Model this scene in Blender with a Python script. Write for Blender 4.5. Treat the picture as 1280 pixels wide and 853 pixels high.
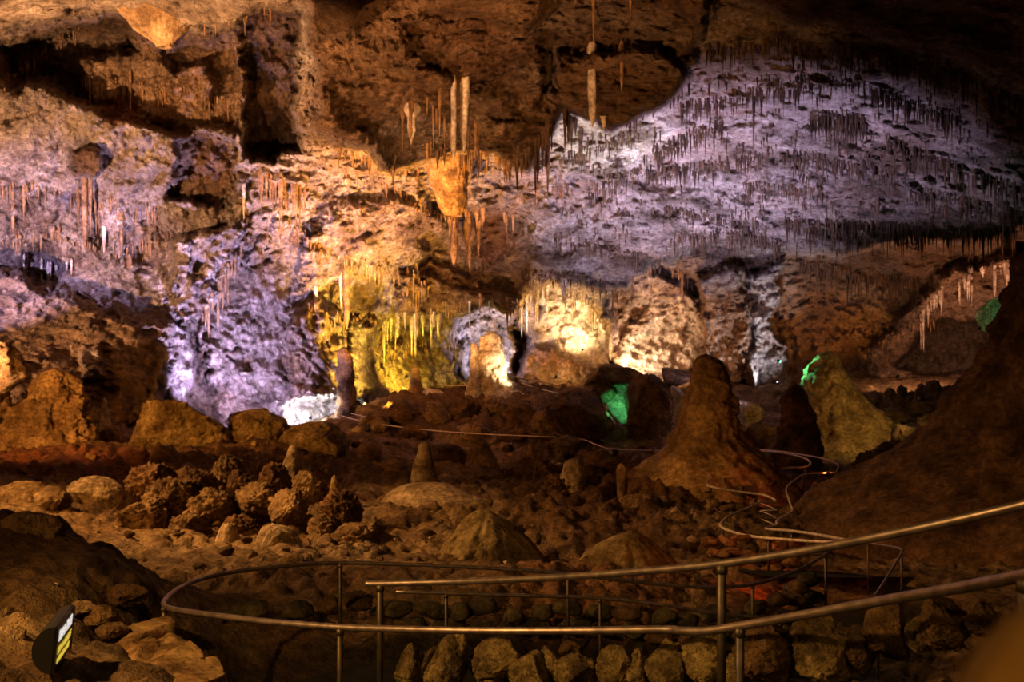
import bpy, bmesh, math, random
import numpy as np
from mathutils import Vector, Matrix

# ------------------------------------------------------------------ camera, world, exposure
F = 1230.0; CX = 640.0; CY = 426.5; CAMZ = 1.65
scene = bpy.context.scene
COL = scene.collection
for o in list(bpy.data.objects):
    bpy.data.objects.remove(o, do_unlink=True)
cam_data = bpy.data.cameras.new('camera')
cam_data.sensor_width = 36.0
cam_data.lens = 36.0 * F / 1280.0
cam_data.clip_end = 400
cam_data.clip_start = 0.02
cam_data.dof.use_dof = True
cam_data.dof.focus_distance = 11.0
cam_data.dof.aperture_fstop = 4.0
cam = bpy.data.objects.new('camera', cam_data)
cam.location = (0, 0, CAMZ)
cam.rotation_euler = (math.pi / 2, 0, 0)
COL.objects.link(cam)
scene.camera = cam
world = bpy.data.worlds.new('cave_darkness')
scene.world = world
world.use_nodes = True
world.node_tree.nodes['Background'].inputs[0].default_value = (0.9, 0.5, 0.25, 1)
world.node_tree.nodes['Background'].inputs[1].default_value = 0.004
scene.view_settings.view_transform = 'Standard'
scene.view_settings.look = 'None'
scene.view_settings.exposure = 1.0
scene.view_settings.gamma = 1.0
scene.view_settings.use_curve_mapping = False

def P(px, py, Y):
    """a photo pixel at distance Y -> world point"""
    return Vector(((px - CX) / F * Y, Y, CAMZ - (py - CY) / F * Y))

# ------------------------------------------------------------------ lamps
# name, label, (px,py,Y) place, (px,py,Y) aim, watts, colour, cone deg, blend, lens radius
LAV = (0.56, 0.46, 1.0); VIO = (0.74, 0.62, 1.0); WBL = (0.72, 0.78, 1.0)
AMB = (1.0, 0.46, 0.09); YEL = (1.0, 0.66, 0.06); BRN = (1.0, 0.42, 0.08); RED = (1.0, 0.16, 0.03); GRN = (0.10, 1.0, 0.42); PNK = (1.0, 0.52, 0.24)
# a third number <= 0 in a place means metres in front of the wall; ('w', x, y, z) is a world point
LAMPS = [
 ('lavender floodlight behind the square boulder aimed up the left wall', (290, 520, 48), (290, 350, 58), 12000, LAV, 95, .9, .15),
 ('lavender floodlight low against the left wall beyond the sloping boulders', (-70, 350, 42), (50, 318, 56), 9000, LAV, 66, .9, .15),
 ('white floodlight burning close to the wall foot beside the far path', (388, 522, -2.2), (395, 495, 62), 1700, WBL, 125, .8, .08),
 ('pale blue floodlight at the foot of the knobbly white wall', (335, 524, -4), (325, 440, 60), 1500, LAV, 140, .9, .1),
 ('warm floodlight on the left rock slope aimed at the high ceiling', (-330, 520, 30), (190, 140, 52), 33000, PNK, 80, .9, .2),
 ('dim rose floodlight on the left slope aimed at the near ceiling lip', (-250, 560, 22), (250, 10, 36), 22000, (1, .5, .22), 70, .9, .2),
 ('amber floodlight on the terrace aimed at the hanging pendant', (460, 532, 50), (480, 255, 60), 32000, AMB, 70, .9, .15),
 ('brown floodlight between the mounds aimed at the centre overhang', (600, 690, 19.5), (620, 60, 44), 11500, (1, .44, .13), 60, .9, .15),
 ('yellow floodlight beside the dark stump column', (500, 515, 57), (420, 390, 68), 14000, (1, .60, .08), 75, .9, .1),
 ('yellow floodlight under the yellow icicle fringe', (508, 470, -3.5), (508, 425, 78), 1300, YEL, 150, .8, .1),
 ('yellow floodlight behind the dark stump column', (456, 508, 62), (444, 470, 61), 40, YEL, 120, .9, .1),
 ('ochre floodlight low on the terrace aimed into the centre alcove', (590, 565, 44), (600, 310, 75), 14000, (1, .46, .16), 26, .9, .1),
 ('pale violet floodlight hidden behind the tall centre stalagmite', (622, 450, -4), (612, 400, 84), 1600, (.62, .60, 1), 150, .8, .1),
 ('golden floodlight in the arched grotto', (695, 470, -6), (705, 385, 80), 3000, (1, .55, .14), 120, .8, .1),
 ('warm white floodlight close to the grotto back under the arch', (728, 436, -2.0), (722, 400, 82), 2400, (1, .80, .42), 130, .8, .08),
 ('warm white floodlight behind the green lit rock pile', (800, 468, -2.0), (800, 430, 84), 2000, (1, .80, .55), 140, .8, .1),
 ('orange floodlight at the foot of the pitted alcove', (835, 475, -6), (825, 390, 84), 3200, (1, .50, .24), 110, .9, .1),
 ('amber floodlight beside the tall centre stalagmite', (660, 496, 60), (614, 446, 63), 900, (1, .72, .46), 50, .8, .1),
 ('violet floodlight on the ridge aimed up at the sloping ceiling', (740, 500, 56), (800, 250, 64), 15000, VIO, 90, .95, .15),
 ('violet floodlight behind the big cone aimed at the fringed ceiling', (895, 530, 47), (960, 210, 60), 12500, (.70, .56, 1), 90, .95, .15),
 ('greenish white floodlight behind the ridge aimed at the bright edge of the ceiling', (690, 508, 57), (745, 195, 60), 9000, (.86, 1, .62), 34, .95, .1),
 ('cool white floodlight at the foot of the pale column', (972, 478, -3.5), (957, 446, 77), 1700, (.88, .84, 1), 160, .8, .08),
 ('warm floodlight in the right recess', (1122, 470, 63), (1135, 408, 73), 1500, (1, .50, .24), 120, .8, .1),
 ('pink floodlight far inside the right recess', (1225, 440, 60), (1215, 360, 74), 2000, (1, .44, .26), 110, .9, .1),
 ('dim brown floodlight under the dark right wall', (1055, 485, -5), (1030, 370, 84), 900, BRN, 120, .9, .1),
 ('green floodlight in the rock pile notch', (762, 522, 47.5), (772, 508, 51.0), 420, GRN, 30, .4, .05),
 ('green floodlight left of the pale mound cone', (975, 452, 47), (1022, 466, 46), 260, GRN, 70, .6, .05),
 ('green floodlight beside the dark right cone', (1225, 410, 45), (1248, 388, 47), 80, GRN, 90, .6, .05),
 ('amber floodlight on the far left slope aimed at the boulders', (-380, 400, 22), (170, 520, 37), 6500, BRN, 50, .9, .2),
 ('amber floodlight on a ledge left of the terrace', (-330, 380, 15), (250, 640, 22), 600, BRN, 80, .9, .2),
 ('amber floodlight high on the left aimed over the mounds', (-520, -60, 20), (560, 680, 20), 9500, (1, .50, .15), 56, .9, .25),
 ('added unseen amber light left of the viewpoint aimed at the curb rocks', ('w', -4.2, 3.8, 3.0), (760, 830, 7.4), 520, (1, .56, .16), 95, .9, .05),  # lamp added out of frame to brighten the curb rocks
 ('added unseen amber light on the right aimed at the curb rocks', ('w', 1.6, 1.4, 2.6), (1050, 820, 6.2), 60, (1, .55, .14), 90, .9, .05),  # off-frame lamp added to lift the rocks from the right
 ('added unseen amber lamp behind the viewpoint lighting the smooth tan stand-in', ('w', -.5, -1.3, 2.3), (1250, 760, .45), 34, (1, .55, .12), 25, .9, .04),  # added behind the camera only to light the near tan shape
 ('added unseen amber light above the near left slope', ('w', -5.2, 3.4, 2.6), (60, 720, 8.0), 130, (1, .48, .12), 90, .9, .05),  # extra off-frame lamp so the slope ridge is not black
 ('amber floodlight beside the big cone', (770, 566, 26), (880, 540, 30), 90, BRN, 80, .9, .1),
 ('olive floodlight beside the mound cone', (1150, 500, 38), (1060, 520, 44), 280, (1, .62, .15), 90, .9, .1),
 ('red path light on the stone loop', (966, 604, 27.5), (930, 620, 29), 7, RED, 150, .8, .03),
 ('red path light below the rubble retaining wall', (985, 735, 13.6), (945, 690, 17), 40, RED, 120, .8, .03),
 ('red path light by the far bend of the railing', (1035, 592, 31.0), (1025, 575, 35), 12, RED, 140, .8, .03),
]

# ------------------------------------------------------------------ numpy noise
rng = np.random.RandomState(7)
PERM = rng.permutation(512).astype(np.int64)
GR = rng.normal(size=(512, 3)); GR /= np.linalg.norm(GR, axis=1)[:, None]
def _h(i, j, k):
    return PERM[(PERM[(PERM[i & 511] + j) & 511] + k) & 511]
def perlin(p):
    p = np.asarray(p, dtype=np.float64)
    i = np.floor(p).astype(np.int64); f = p - i
    u = f * f * f * (f * (f * 6 - 15) + 10)
    out = np.zeros(len(p))
    for dx in (0, 1):
        wx = u[:, 0] if dx else 1 - u[:, 0]
        for dy in (0, 1):
            wy = u[:, 1] if dy else 1 - u[:, 1]
            for dz in (0, 1):
                wz = u[:, 2] if dz else 1 - u[:, 2]
                g = GR[_h(i[:, 0] + dx, i[:, 1] + dy, i[:, 2] + dz)]
                d = g[:, 0] * (f[:, 0] - dx) + g[:, 1] * (f[:, 1] - dy) + g[:, 2] * (f[:, 2] - dz)
                out += wx * wy * wz * d
    return out * 1.6
def fbm(p, octv=5, gain=.5, ridged=False):
    p = np.asarray(p, dtype=np.float64)
    s = np.zeros(len(p)); a = 1.0; t = 0
    for k in range(octv):
        n = perlin(p * (2.03 ** k) + 17.3 * k)
        if ridged: n = 1 - 2 * np.abs(n)
        s += a * n; t += a; a *= gain
    return s / t
def worley(p):
    p = np.asarray(p, dtype=np.float64)
    i = np.floor(p).astype(np.int64); f = p - i
    d1 = np.full(len(p), 9.0); d2 = np.full(len(p), 9.0)
    for dx in (-1, 0, 1):
        for dy in (-1, 0, 1):
            for dz in (-1, 0, 1):
                h = _h(i[:, 0] + dx, i[:, 1] + dy, i[:, 2] + dz)
                q = np.abs(GR[h]) % 1.0
                d = np.sqrt((dx + q[:, 0] - f[:, 0]) ** 2 + (dy + q[:, 1] - f[:, 1]) ** 2 + (dz + q[:, 2] - f[:, 2]) ** 2)
                m = d < d1
                d2 = np.where(m, d1, np.minimum(d2, d)); d1 = np.where(m, d, d1)
    return d1, d2
def smooth(a, b, x):
    t = np.clip((x - a) / (b - a), 0, 1); return t * t * (3 - 2 * t)

def sdpoly(poly, x, y):
    """signed distance, negative inside"""
    poly = np.asarray(poly, dtype=float); n = len(poly)
    d = np.full(x.shape, 1e18); inside = np.zeros(x.shape, bool)
    for a in range(n):
        x0, y0 = poly[a]; x1, y1 = poly[(a + 1) % n]
        ex, ey = x1 - x0, y1 - y0
        t = np.clip(((x - x0) * ex + (y - y0) * ey) / (ex * ex + ey * ey + 1e-9), 0, 1)
        d = np.minimum(d, (x - x0 - t * ex) ** 2 + (y - y0 - t * ey) ** 2)
        if y0 != y1:
            c = ((y0 > y) != (y1 > y)) & (x < (x1 - x0) * (y - y0) / (y1 - y0) + x0)
            inside ^= c
    d = np.sqrt(d)
    return np.where(inside, -d, d)

class RBF:
    def __init__(s, pts, vals, c):
        s.p = np.asarray(pts, float); s.c = c
        v = np.asarray(vals, float); n = len(v)
        K = s.k(s.p)
        A = np.zeros((n + 3, n + 3)); A[:n, :n] = K - 0.002 * np.eye(n)
        Q = np.column_stack([np.ones(n), s.p]); A[:n, n:] = Q; A[n:, :n] = Q.T
        s.w = np.linalg.solve(A, np.concatenate([v, [0, 0, 0]]))
    def k(s, q):
        d = ((q[:, None, :] - s.p[None, :, :]) ** 2).sum(2)
        return np.sqrt(d + s.c ** 2)
    def __call__(s, q):
        q = np.asarray(q, float); n = len(s.p)
        out = np.empty(len(q))
        for a in range(0, len(q), 40000):
            b = q[a:a + 40000]
            out[a:a + 40000] = s.k(b) @ s.w[:n] + s.w[n] + b @ s.w[n + 1:]
        return out

# ------------------------------------------------------------------ mesh helpers
def mesh_np(name, verts, quads=None, tris=None, smoothed=True, tint=None):
    me = bpy.data.meshes.new(name)
    verts = np.asarray(verts, dtype=np.float32)
    me.vertices.add(len(verts)); me.vertices.foreach_set('co', verts.ravel())
    loops = []; tot = []
    if quads is not None and len(quads): loops.append(np.asarray(quads, np.int32).ravel()); tot += [4] * len(quads)
    if tris is not None and len(tris): loops.append(np.asarray(tris, np.int32).ravel()); tot += [3] * len(tris)
    L = np.concatenate(loops); T = np.array(tot, np.int32)
    me.loops.add(len(L)); me.loops.foreach_set('vertex_index', L)
    me.polygons.add(len(T))
    me.polygons.foreach_set('loop_start', np.concatenate([[0], np.cumsum(T)[:-1]]).astype(np.int32))
    me.polygons.foreach_set('loop_total', T)
    me.polygons.foreach_set('use_smooth', np.full(len(T), smoothed, bool))
    if tint is not None:
        at = me.attributes.new('tint', 'FLOAT_COLOR', 'POINT')
        c = np.ones((len(verts), 4), np.float32); c[:, :3] = tint
        at.data.foreach_set('color', c.ravel())
    me.update(calc_edges=True); me.validate()
    return me
def ob(name, me, mat=None, parent=None, loc=None):
    o = bpy.data.objects.new(name, me); COL.objects.link(o)
    if mat is not None:
        if me.materials: me.materials[0] = mat
        else: me.materials.append(mat)
    if parent is not None: o.parent = parent
    if loc is not None: o.location = loc
    return o
def tag(o, label=None, cat=None, group=None, kind=None):
    if label: o['label'] = label
    if cat: o['category'] = cat
    if group: o['group'] = group
    if kind: o['kind'] = kind
    return o
def empty(name, loc, label, cat, group=None):
    o = bpy.data.objects.new(name, None); COL.objects.link(o); o.location = loc
    o.empty_display_size = .1
    return tag(o, label, cat, group)
def grid_quads(nu, nv, wrap=False):
    """verts indexed [v*nu+u]"""
    u = np.arange(nu if wrap else nu - 1); v = np.arange(nv - 1)
    U, V = np.meshgrid(u, v)
    U1 = (U + 1) % nu
    return np.stack([V * nu + U, V * nu + U1, (V + 1) * nu + U1, (V + 1) * nu + U], -1).reshape(-1, 4)
def catmull(pts, n=8):
    pts = [Vector(p) for p in pts]
    q = [pts[0] * 2 - pts[1]] + pts + [pts[-1] * 2 - pts[-2]]
    out = []
    for i in range(1, len(q) - 2):
        a, b, c, d = q[i - 1], q[i], q[i + 1], q[i + 2]
        for k in range(n):
            t = k / n
            out.append(0.5 * ((2 * b) + (c - a) * t + (2 * a - 5 * b + 4 * c - d) * t * t + (3 * b - a - 3 * c + d) * t ** 3))
    out.append(pts[-1])
    return out
def tube_mesh(name, path, r, sides=10):
    path = [Vector(p) for p in path]; n = len(path)
    V = []; 
    for i, p in enumerate(path):
        t = (path[min(i + 1, n - 1)] - path[max(i - 1, 0)]).normalized()
        up = Vector((0, 0, 1)) if abs(t.z) < .95 else Vector((1, 0, 0))
        a = t.cross(up).normalized(); b = a.cross(t).normalized()
        for k in range(sides):
            w = 2 * math.pi * k / sides
            V.append(p + (a * math.cos(w) + b * math.sin(w)) * r)
    q = grid_quads(sides, n, True)
    nv = len(V); V.append(path[0] - (path[1] - path[0]).normalized() * r * .5); V.append(path[-1] + (path[-1] - path[-2]).normalized() * r * .5)
    tr = [(nv, (k + 1) % sides, k) for k in range(sides)] + [(nv + 1, (n - 1) * sides + k, (n - 1) * sides + (k + 1) % sides) for k in range(sides)]
    return mesh_np(name, np.array([tuple(v) for v in V]), q, np.array(tr))

# ------------------------------------------------------------------ materials
def node_mat(name):
    m = bpy.data.materials.new(name); m.use_nodes = True
    nt = m.node_tree; b = nt.nodes['Principled BSDF']
    return m, nt, b
def rock_mat(name, c_lo, c_hi, stain, attr=False, scale=1.0, bump=.6, dist=.12, rough=.85, stain_amt=.5, streak=0.0, spec=.25):
    m, nt, b = node_mat(name); N = nt.nodes; L = nt.links
    geo = N.new('ShaderNodeNewGeometry')
    def noise(sc, det=8, rgh=.6, vec=None):
        n = N.new('ShaderNodeTexNoise'); n.inputs['Scale'].default_value = sc; n.inputs['Detail'].default_value = det
        n.inputs['Roughness'].default_value = rgh
        L.new(vec if vec is not None else geo.outputs['Position'], n.inputs['Vector']); return n
    def ramp(src, p0, p1, c0=(0, 0, 0, 1), c1=(1, 1, 1, 1)):
        r = N.new('ShaderNodeValToRGB'); r.color_ramp.elements[0].position = p0; r.color_ramp.elements[1].position = p1
        r.color_ramp.elements[0].color = c0; r.color_ramp.elements[1].color = c1
        L.new(src, r.inputs[0]); return r
    def mix(f, a, c, typ='MIX'):
        x = N.new('ShaderNodeMix'); x.data_type = 'RGBA'; x.blend_type = typ
        for s, v in ((0, f), (6, a), (7, c)):
            if hasattr(v, 'links') or hasattr(v, 'is_linked'): L.new(v, x.inputs[s])
            else: x.inputs[s].default_value = v
        return x.outputs[2]
    n1 = noise(.9 * scale, 10, .65); n2 = noise(5.5 * scale, 6, .6); n3 = noise(.35 * scale, 6, .6)
    if attr:
        at = N.new('ShaderNodeAttribute'); at.attribute_name = 'tint'
        r = ramp(n1.outputs[0], .3, .7, (.38, .34, .30, 1), (1.35, 1.35, 1.35, 1))
        col = mix(1.0, at.outputs['Color'], r.outputs[0], 'MULTIPLY')
    else:
        r = ramp(n1.outputs[0], .38, .62, (*[c * .6 for c in c_lo], 1), (*[min(.9, c * 1.2) for c in c_hi], 1)); col = r.outputs[0]
    r2 = ramp(n2.outputs[0], .3, .72, (.42, .38, .34, 1), (1.35, 1.35, 1.35, 1))
    col = mix(1.0, col, r2.outputs[0], 'MULTIPLY')
    r3 = ramp(n3.outputs[0], .52, .68)
    mm = N.new('ShaderNodeMath'); mm.operation = 'MULTIPLY'; L.new(r3.outputs[0], mm.inputs[0]); mm.inputs[1].default_value = stain_amt
    col = mix(mm.outputs[0], col, (*stain, 1))
    if streak > 0:
        mp = N.new('ShaderNodeMapping'); mp.inputs['Scale'].default_value = (2.2, 2.2, .12); L.new(geo.outputs['Position'], mp.inputs['Vector'])
        ns = noise(1.0, 5, .6, mp.outputs[0]); rs = ramp(ns.outputs[0], .5, .66)
        ms = N.new('ShaderNodeMath'); ms.operation = 'MULTIPLY'; L.new(rs.outputs[0], ms.inputs[0]); ms.inputs[1].default_value = streak
        col = mix(ms.outputs[0], col, (*stain, 1))
    L.new(col, b.inputs['Base Color'])
    b.inputs['Roughness'].default_value = rough
    b.inputs['Specular IOR Level'].default_value = spec
    n4 = noise(1.6 * scale, 6, .7); n5 = noise(7.5 * scale, 8, .7)
    vo = N.new('ShaderNodeTexVoronoi'); vo.inputs['Scale'].default_value = 3.2 * scale; vo.feature = 'F1'
    wv = N.new('ShaderNodeMix'); wv.data_type = 'VECTOR'; wv.inputs[0].default_value = .12; L.new(geo.outputs['Position'], wv.inputs[4]); L.new(n4.outputs['Color'], wv.inputs[5]); L.new(wv.outputs[1], vo.inputs['Vector'])
    def bmp(src, st, di, prev=None):
        bp = N.new('ShaderNodeBump'); bp.inputs['Strength'].default_value = st; bp.inputs['Distance'].default_value = di
        L.new(src, bp.inputs['Height'])
        if prev is not None: L.new(prev, bp.inputs['Normal'])
        return bp.outputs[0]
    nn = bmp(n4.outputs[0], bump, dist * 9 / scale)
    nn = bmp(vo.outputs['Distance'], bump * .7, dist * 1.6 / scale, nn)
    nn = bmp(n5.outputs[0], bump * .6, dist * 2.2 / scale, nn)
    L.new(nn, b.inputs['Normal'])
    return m
M_shell = rock_mat('limestone_shell', None, None, (.20, .10, .045), attr=True, scale=.6, bump=1.0, dist=.10, stain_amt=.45, streak=.35)
M_floor = rock_mat('cave_floor_rock', None, None, (.10, .045, .018), attr=True, scale=1.6, bump=.8, dist=.09, stain_amt=.4)
M_boulder = rock_mat('boulder_rock', (.30, .17, .07), (.52, .34, .17), (.08, .04, .02), scale=1.4, bump=.9, dist=.09, stain_amt=.7)
M_block = rock_mat('olive_boulder_rock', (.30, .18, .06), (.50, .36, .16), (.10, .055, .02), scale=1.2, bump=.8, dist=.09, stain_amt=.6)
M_pale = rock_mat('pale_rock', (.50, .34, .18), (.70, .52, .32), (.30, .16, .07), scale=1.6, bump=.7, dist=.08, stain_amt=.4)
M_dark = rock_mat('dark_rock', (.09, .045, .02), (.22, .12, .05), (.04, .02, .01), scale=2.0, bump=.9, dist=.08)
M_moss = rock_mat('lichen_rock', (.05, .04, .015), (.14, .10, .04), (.22, .20, .06), scale=3.0, bump=.9, dist=.08, stain_amt=.25)
M_curb = rock_mat('curb_rock', (.16, .08, .025), (.56, .38, .14), (.06, .03, .01), scale=3.2, bump=1.0, dist=.13, stain_amt=.5, spec=.5, rough=.6)
M_redstone = rock_mat('red_rubble', (.36, .13, .05), (.55, .24, .10), (.16, .05, .02), scale=3.0, bump=.9, dist=.08)
M_ledge = rock_mat('ledge_stone', (.34, .17, .06), (.55, .33, .14), (.30, .09, .03), scale=3.5, bump=.9, dist=.08, stain_amt=.45)
M_stal_pale = rock_mat('pale_dripstone', (.52, .42, .34), (.76, .66, .56), (.34, .20, .11), scale=1.2, bump=.5, dist=.05, streak=.3, stain_amt=.25)
M_stal_brown = rock_mat('brown_dripstone', (.22, .12, .055), (.40, .24, .12), (.10, .05, .02), scale=1.2, bump=.5, dist=.05, streak=.4)
M_stal_dark = rock_mat('dark_dripstone', (.06, .035, .02), (.15, .09, .05), (.03, .018, .01), scale=1.2, bump=.5, dist=.05, streak=.3)
M_mite = rock_mat('stalagmite_stone', (.32, .20, .09), (.50, .33, .16), (.16, .08, .03), scale=1.3, bump=.6, dist=.07, stain_amt=.5, streak=.2)
M_mite_dark = rock_mat('dark_cone_stone', (.12, .06, .024), (.24, .13, .055), (.07, .03, .012), scale=1.3, bump=.7, dist=.07)
M_mite_pale = rock_mat('pale_stalagmite_stone', (.60, .44, .28), (.80, .64, .45), (.32, .16, .06), scale=2.0, bump=.5, dist=.05, stain_amt=.4)
M_path = rock_mat('asphalt_path', (.010, .009, .008), (.022, .019, .016), (.035, .028, .018), scale=6, bump=.5, dist=.03, stain_amt=.3, rough=.9)

def metal_mat(name, c, rough=.34):
    m, nt, b = node_mat(name)
    b.inputs['Metallic'].default_value = .85
    n = nt.nodes.new('ShaderNodeTexNoise'); n.inputs['Scale'].default_value = 14; n.inputs['Detail'].default_value = 5
    g = nt.nodes.new('ShaderNodeNewGeometry'); nt.links.new(g.outputs['Position'], n.inputs['Vector'])
    r = nt.nodes.new('ShaderNodeValToRGB'); r.color_ramp.elements[0].color = (*[x * .65 for x in c], 1); r.color_ramp.elements[1].color = (*[min(1, x * 1.2) for x in c], 1)
    r.color_ramp.elements[0].position = .35; r.color_ramp.elements[1].position = .65
    nt.links.new(n.outputs[0], r.inputs[0]); nt.links.new(r.outputs[0], b.inputs['Base Color'])
    b.inputs['Roughness'].default_value = rough
    return m
M_rail = metal_mat('worn_steel_rail', (.42, .31, .26), .4)
M_rail_far = metal_mat('worn_steel_rail_distant', (.80, .66, .55), .55); M_rail_far.node_tree.nodes['Principled BSDF'].inputs['Metallic'].default_value = .35
M_post = metal_mat('dark_steel_post', (.12, .09, .07), .5)
def plain(name, c, rough=.6, emit=None, es=0):
    m, nt, b = node_mat(name); b.inputs['Base Color'].default_value = (*c, 1); b.inputs['Roughness'].default_value = rough
    n = nt.nodes.new('ShaderNodeTexNoise'); n.inputs['Scale'].default_value = 40
    bp = nt.nodes.new('ShaderNodeBump'); bp.inputs['Strength'].default_value = .08; nt.links.new(n.outputs[0], bp.inputs['Height']); nt.links.new(bp.outputs[0], b.inputs['Normal'])
    if emit: b.inputs['Emission Color'].default_value = (*emit, 1); b.inputs['Emission Strength'].default_value = es
    return m
M_black = plain('black_housing', (.012, .011, .010), .5)

# ------------------------------------------------------------------ cave shell (walls and ceiling)
ST = 1.9
gx = np.concatenate([np.arange(-460, -60, 9), np.arange(-60, 1340, ST), np.arange(1340, 1745, 9)]); gy = np.concatenate([np.arange(-420, -40, 9), np.arange(-40, 545, ST), np.arange(545, 625, 9)])
NU, NV = len(gx), len(gy)
PXg, PYg = np.meshgrid(gx, gy); PX = PXg.ravel(); PY = PYg.ravel()
ctrl = []
for py, row in {
 -400: [(-420, 15), (100, 16), (640, 19), (1100, 19), (1700, 15)],
 -100: [(-420, 26), (0, 34), (300, 38), (640, 38), (1000, 34), (1280, 30), (1700, 24)],
 0: [(-420, 36), (0, 48), (200, 50), (400, 48), (640, 46), (850, 44), (1000, 42), (1280, 38), (1700, 30)],
 100: [(-420, 40), (0, 51), (200, 53), (400, 51), (560, 52), (700, 54), (850, 53), (1000, 50), (1280, 44), (1700, 34)],
 200: [(-420, 42), (0, 54), (200, 55), (400, 57), (560, 62), (700, 64), (850, 62), (1000, 59), (1280, 51), (1700, 38)],
 300: [(-420, 42), (0, 56), (200, 58), (400, 63), (560, 70), (700, 71), (850, 70), (1000, 68), (1280, 60), (1700, 42)],
 400: [(-420, 40), (0, 53), (200, 56), (350, 62), (420, 67), (560, 75), (700, 77), (850, 80), (1000, 80), (1280, 70), (1700, 46)],
 500: [(-420, 36), (0, 46), (200, 52), (350, 59), (420, 62), (560, 72), (700, 75), (850, 79), (1000, 80), (1280, 70), (1700, 46)],
 610: [(-420, 34), (0, 44), (200, 50), (420, 60), (700, 74), (1000, 79), (1280, 69), (1700, 45)]}.items():
    for px, Y in row: ctrl.append((px, py, Y))
ctrl = np.array(ctrl, float)
rb = RBF(ctrl[:, :2] / 300, ctrl[:, 2], .25)
D = rb(np.column_stack([PX, PY]) / 300)
q3 = np.column_stack([PX / 42, PY / 42, np.zeros(len(PX))])
WX = PX + 24 * fbm(q3, 6, .6) ; WY = PY + 20 * fbm(q3 + 31.7, 6, .6)
def soft(poly, w=8, warp=True):
    s = sdpoly(poly, WX if warp else PX, WY if warp else PY)
    return 1 - smooth(-w, w, s)
tint = np.empty((len(PX), 3)); tint[:] = (.60, .50, .42)
OCH = (.42, .25, .11); DBR = (.13, .065, .03); RDB = (.30, .085, .03); PAL = (.70, .62, .56); BRO = (.27, .155, .075); PINK = (.62, .44, .33); MANG_SHADE = (.035, .022, .016); GRY = (.50, .47, .46)  # darkest tone: manganese stain plus shade painted into recesses
def paint(mask, c, amt=1.0):
    k = (mask * amt)[:, None]
    tint[:] = tint * (1 - k) + np.array(c) * k
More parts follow.
